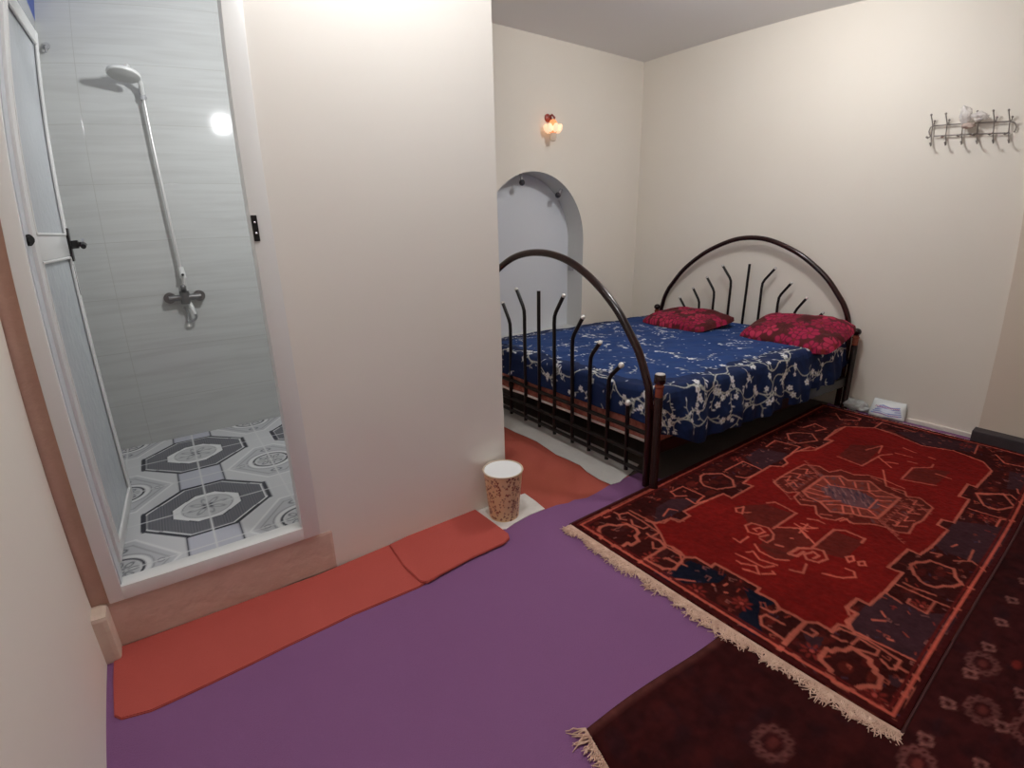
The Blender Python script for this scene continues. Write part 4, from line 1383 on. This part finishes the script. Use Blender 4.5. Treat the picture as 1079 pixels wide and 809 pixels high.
# ------------------------------------------------------------------ waste bin
def bin_():
    bx, by, bz = 1.205, 1.722, .0105
    root = empty('waste_bin', (bx, by, bz), 0, 'small cream waste bin speckled with brown blossoms, standing by the end of the partition', 'bin')
    res = .0022
    H, rb, rt = .238, .070, .092
    circ = 2 * math.pi * rt
    c = Canvas(circ, H, res, (226, 192, 150))
    for _ in range(420):
        x, y = RNG.random() * circ, RNG.random() * H
        s = .0028 + .0030 * RNG.random()
        col = [(128, 56, 44), (150, 72, 54), (168, 120, 108), (112, 44, 40)][int(RNG.integers(4))]
        a = RNG.random() * 6.28
        for i in range(3):
            c.ell(x + s * .7 * math.cos(a + i * 2.1), y + s * .7 * math.sin(a + i * 2.1), s * .8, s * .6, col, rot=a + i * 2.1)
    an = c.X / circ * 2 * math.pi
    r = rb + (rt - rb) * c.Y / H
    P = np.stack([r * np.cos(an), r * np.sin(an), c.Y], -1)
    grid_object('bin_body', P, c.a, painted('speckled_plastic', 0.4, spec=0.5), root)
    inn = MB()
    inn.lathe([(rt - .0035, H), (rb - .003, .006), (.0005, .006)], 48)
    o = inn.build('bin_liner', mat('white_bin_inside', (236, 238, 238), 0.4), root, smooth=True)
    MB().lathe([(.0005, 0), (rb, 0), (rb, .004), (.0005, .004)], 40).build('bin_base', WPLASTIC, root)
    rim = MB()
    rim.tube([((rt + .001) * math.cos(k * math.pi / 30), (rt + .001) * math.sin(k * math.pi / 30), H) for k in range(60)], .0035, 8, closed=True)
    rim.build('bin_rim', mat('beige_rim', (206, 188, 164), 0.4), root, smooth=True)


bin_()

# white disc look inside: a sheet of paper liner folded over the mouth
# ------------------------------------------------------------------ wall lamp in the bed alcove
sl = empty('wall_lamp', (2.902, YB, 2.078), 0, 'small amber glass flower-shaped lamp lit on the wall above the arched niche', 'lamp')
MB().lathe([(.001, 0), (.030, 0), (.030, .008), (.012, .02), (.001, .02)], 24, (0, 0, 0), Matrix.Translation((0, 0, .075)) @ Matrix.Rotation(math.radians(90), 4, 'X')).build('back_plate', mat('red_brown_plate', (150, 60, 44), 0.4), sl, smooth=True)
ar = MB()
ar.tube([(0, -.015, .080), (.012, -.045, .092), (.014, -.07, .070), (.004, -.07, .035)], .008, 10)
ar.tube([(.028, -.01, .095), (.030, -.02, .05), (.034, -.04, .015)], .007, 10)
ar.build('bracket', mat('dark_red_bracket', (130, 46, 40), 0.35), sl, smooth=True)
AMB = mat('amber_glass', (238, 160, 104), 0.25, spec=0.6)
AMB.node_tree.nodes['Principled BSDF'].inputs['Emission Color'].default_value = (*lin((255, 170, 110)), 1)
AMB.node_tree.nodes['Principled BSDF'].inputs['Emission Strength'].default_value = 0.55
PEACH = mat('pale_peach_glass', (250, 214, 180), 0.25, spec=0.6)
PEACH.node_tree.nodes['Principled BSDF'].inputs['Emission Color'].default_value = (*lin((255, 214, 176)), 1)
PEACH.node_tree.nodes['Principled BSDF'].inputs['Emission Strength'].default_value = 0.75
cup = MB()
cup.lathe([(.012, .055), (.022, .050), (.040, .020), (.046, -.010), (.040, -.030), (.018, -.045), (.001, -.048)], 20, (0, -.07, 0))
cup.build('glass_cup', AMB, sl, smooth=True)
for k in range(7):
    a = k * 2 * math.pi / 7
    pm = MB()
    M_ = Matrix.Translation((.055 * math.cos(a), -.07 + .045 * math.sin(a), -.012)) @ Matrix.Rotation(a, 4, 'Z') @ Matrix.Rotation(math.radians(25), 4, 'Y')
    pm.lathe([(.001, .036), (.016, .028), (.024, .005), (.020, -.020), (.001, -.034)], 12, (0, 0, 0), M_)
    pm.build('glass_petal', PEACH, sl, smooth=True)
MB().lathe([(.001, -.03), (.026, -.045), (.027, -.075), (.020, -.098), (.001, -.104)], 16, (0, -.07, 0)).build('lower_glass', mat('clear_peach_glass', (226, 206, 186), 0.15, spec=0.7), sl, smooth=True)
lamp('wall_lamp_glow', 'POINT', (2.914, YB - .07, 2.06), 0.35, (1, .68, .42), .03)

# ------------------------------------------------------------------ niche fittings
for (x, y, z, lb) in ((2.693, 3.445, 1.678, 'round dark knob hanging from the crown of the arched niche'), (3.085, 3.445, 1.590, 'round dark knob on the right shoulder of the arched niche')):
    # distance to the soffit along the radius
    d = Vector((x - NCX, z - NSP))
    L = NR - d.length
    dn = d.normalized()
    k_ = MB()
    k_.ball((0, 0, 0), .024, 16)
    o = k_.build('knob', mat('dark_knob', (44, 42, 50), 0.35), None, smooth=True)
    o.location = (x, y, z)
    st_ = MB()
    st_.tube([(dn.x * .018, 0, dn.y * .018), (dn.x * (L - .004), 0, dn.y * (L - .004)), (dn.x * L, 0, dn.y * L)], [.009, .012, .016], 12)
    st_.build('stem', GREYPLASTIC, o, smooth=True)
    lab(o, lb, 'knob', 'knobs in the arched niche')
sk = MB()
sk.box(-.012, 0, -.035, .035, -.045, .045, .004)
sk.box(-.016, -.010, -.026, .026, -.034, .034, .003)
o = sk.build('wall_socket', mat('grey_socket', (150, 150, 152), 0.4))
o.location = (NCX + NR - .001, 3.52, .985)
lab(o, 'small grey socket on the inner side of the arched niche, behind the bed foot arch', 'socket')

# ------------------------------------------------------------------ hook rack on the right wall
rk = empty('hook_rack', (XR, .86, 1.86), 0, 'thin wire coat rack with six double hooks on the upper right wall', 'rack')
GW = mat('grey_wire', (150, 142, 136), 0.3, metal=0.7)


def K(d, y, z):
    return Vector((-d, y - .86, z - 1.86))


ra = MB()
ra.tube([K(.02, 1.060, 1.892), K(.02, .655, 1.893)], .0038, 8)
ra.tube([K(.02, 1.060, 1.831), K(.02, .655, 1.829)], .0038, 8)
for y, sg in ((1.062, 1), (.655, -1)):
    ra.tube([K(.02, y, 1.892), K(.02, y + sg * .022, 1.884), K(.015, y + sg * .030, 1.862), K(.012, y + sg * .024, 1.840), K(0, y + sg * .018, 1.838)], .0036, 8)
ra.build('rail', GW, rk, smooth=True)
for i, y in enumerate((1.074, .994, .908, .826, .742, .662)):
    h = MB()
    h.tube([K(.022, y, 1.905), K(.022, y, 1.830), K(.024, y - .004, 1.800), K(.036, y - .010, 1.776), K(.055, y - .012, 1.770), K(.066, y - .012, 1.782)], .0036, 8)
    h.tube([K(.022, y, 1.90), K(.030, y + .003, 1.922), K(.046, y + .004, 1.938), K(.054, y + .004, 1.950)], .0036, 8)
    h.tube([K(.022, y + .002, 1.90), K(.035, y - .012, 1.898), K(.050, y - .016, 1.912)], .0034, 8)
    h.tube([K(.022, y, 1.835), K(.034, y + .016, 1.818), K(.044, y + .018, 1.822)], .0034, 8)
    hk_ = h.build('double_hook', GW, rk, smooth=True)
    for p in (K(.068, y - .012, 1.784), K(.056, y + .004, 1.952), K(.052, y - .017, 1.914), K(.046, y + .018, 1.824)):
        MB().ball(p, .0070, 10).build('hook_ball', GW, hk_, smooth=True)


def crumple(name, c, r, seed, m, dents=.35, seg=28, flat_z=None, sub=None):
    rng = np.random.default_rng(seed)
    bm = bmesh.new()
    bmesh.ops.create_icosphere(bm, subdivisions=sub or 4, radius=1)
    dirs = rng.normal(size=(26, 3))
    dirs /= np.linalg.norm(dirs, axis=1)[:, None]
    amp = rng.random(26)
    for v in bm.verts:
        p = np.array(v.co)
        k = 1.0
        for d, a in zip(dirs, amp):
            t = float(p @ d)
            k += dents * .30 * (a - .5) * math.exp(-((t - .8) ** 2) / .03) * 2 - dents * .05 * abs(math.sin(9 * t + 7 * a))
        v.co = Vector((p[0] * r[0] * k, p[1] * r[1] * k, p[2] * r[2] * k))
        if flat_z is not None:
            v.co.z = max(v.co.z, flat_z)
    me = bpy.data.meshes.new(name)
    bm.to_mesh(me)
    bm.free()
    o = bpy.data.objects.new(name, me)
    COL.objects.link(o)
    o.location = c
    me.materials.append(m)
    for q_ in me.polygons:
        q_.use_smooth = True
    return o


TB = mat('thin_white_plastic', (240, 234, 230), 0.35, trans=.2, alpha=.66, bump=(30, .6))
bag = crumple('plastic_bag', (XR - .058, .895, 1.925), (.030, .050, .066), 5, TB, .38)
lab(bag, 'thin whitish plastic bag bunched up on the coat rack', 'bag')
b2 = crumple('lobe', (0, -.085, -.002), (.030, .058, .036), 6, TB, .4)
b2.parent = bag
b2.name = 'bag_fold'
b3 = crumple('bag_bottom', (0, -.028, -.052), (.026, .046, .024), 9, mat('brownish_bag_content', (186, 166, 154), 0.5), .3)
b3.parent = bag

# ------------------------------------------------------------------ packet by the wall
def packet():
    root = empty('wipes_packet', (4.000, 1.045, .0075), math.radians(3), 'soft white packet with blue and magenta print, leaning at the foot of the right wall', 'packet')
    res = .0025
    lx, ly = .22, .125
    c = Canvas(lx, ly, res, (226, 230, 230))
    bl, mg = (112, 128, 200), (170, 50, 120)
    for i in range(5):
        y = .030 + i * .014
        c.line([(.02 + .01 * i, y + .004), (.08, y + .010), (.13, y), (.20 - .004 * i, y + .008)], .009, bl, .8)
    for k in range(16):
        x = .035 + k * .0095
        c.line([(x, .082), (x + .004, .088)], .004, mg)
        c.line([(x + .002, .034), (x + .006, .038)], .0035, mg)
    c.ell(.115, .062, .045, .014, (214, 220, 236), al=.9)
    u = c.X / lx * 2 - 1
    v = c.Y / ly * 2 - 1
    prof = (np.clip(1 - np.abs(u) ** 4, 0, 1) ** .5) * (np.clip(1 - np.abs(v) ** 4, 0, 1) ** .5)
    n = smooth_noise(c.H, c.W, 9) * .006
    # front face leans back against the wall
    Y = -u * lx / 2
    fx_ = -prof * .045 - n
    zz = (v + 1) / 2 * ly
    top = np.stack([fx_ + zz * .42 - .01, Y * (1 - .10 * (zz / ly) ** 2), zz * .90 + .003], -1)
    bot = np.stack([.004 + zz * .42 - .002, Y * (1 - .10 * (zz / ly) ** 2), zz * .90 + .003], -1)
    a = grid_object('pouch', top, c.a, painted('printed_film', 0.25, spec=0.6), root)
    b = grid_object('pouch_back', bot, c.a * 0 + np.array(lin((214, 216, 216)), np.float32), a.data.materials[0], root)
    se = MB()
    for sg in (1, -1):
        se = MB()
        se.tube([(-.008, sg * .108, .01), (.03, sg * .100, .095)], .003, 6)
        se.build('end_seal', WPLASTIC, root, smooth=True)


packet()
pb = crumple('plastic_wrap', (3.985, 1.250, .050), (.055, .095, .066), 21, mat('crumpled_clear_film', (210, 214, 212), 0.2, alpha=.8, bump=(40, .7)), .5, flat_z=-.042)
lab(pb, 'crumpled whitish plastic wrap on the floor between the bed leg and the printed packet', 'plastic wrap')
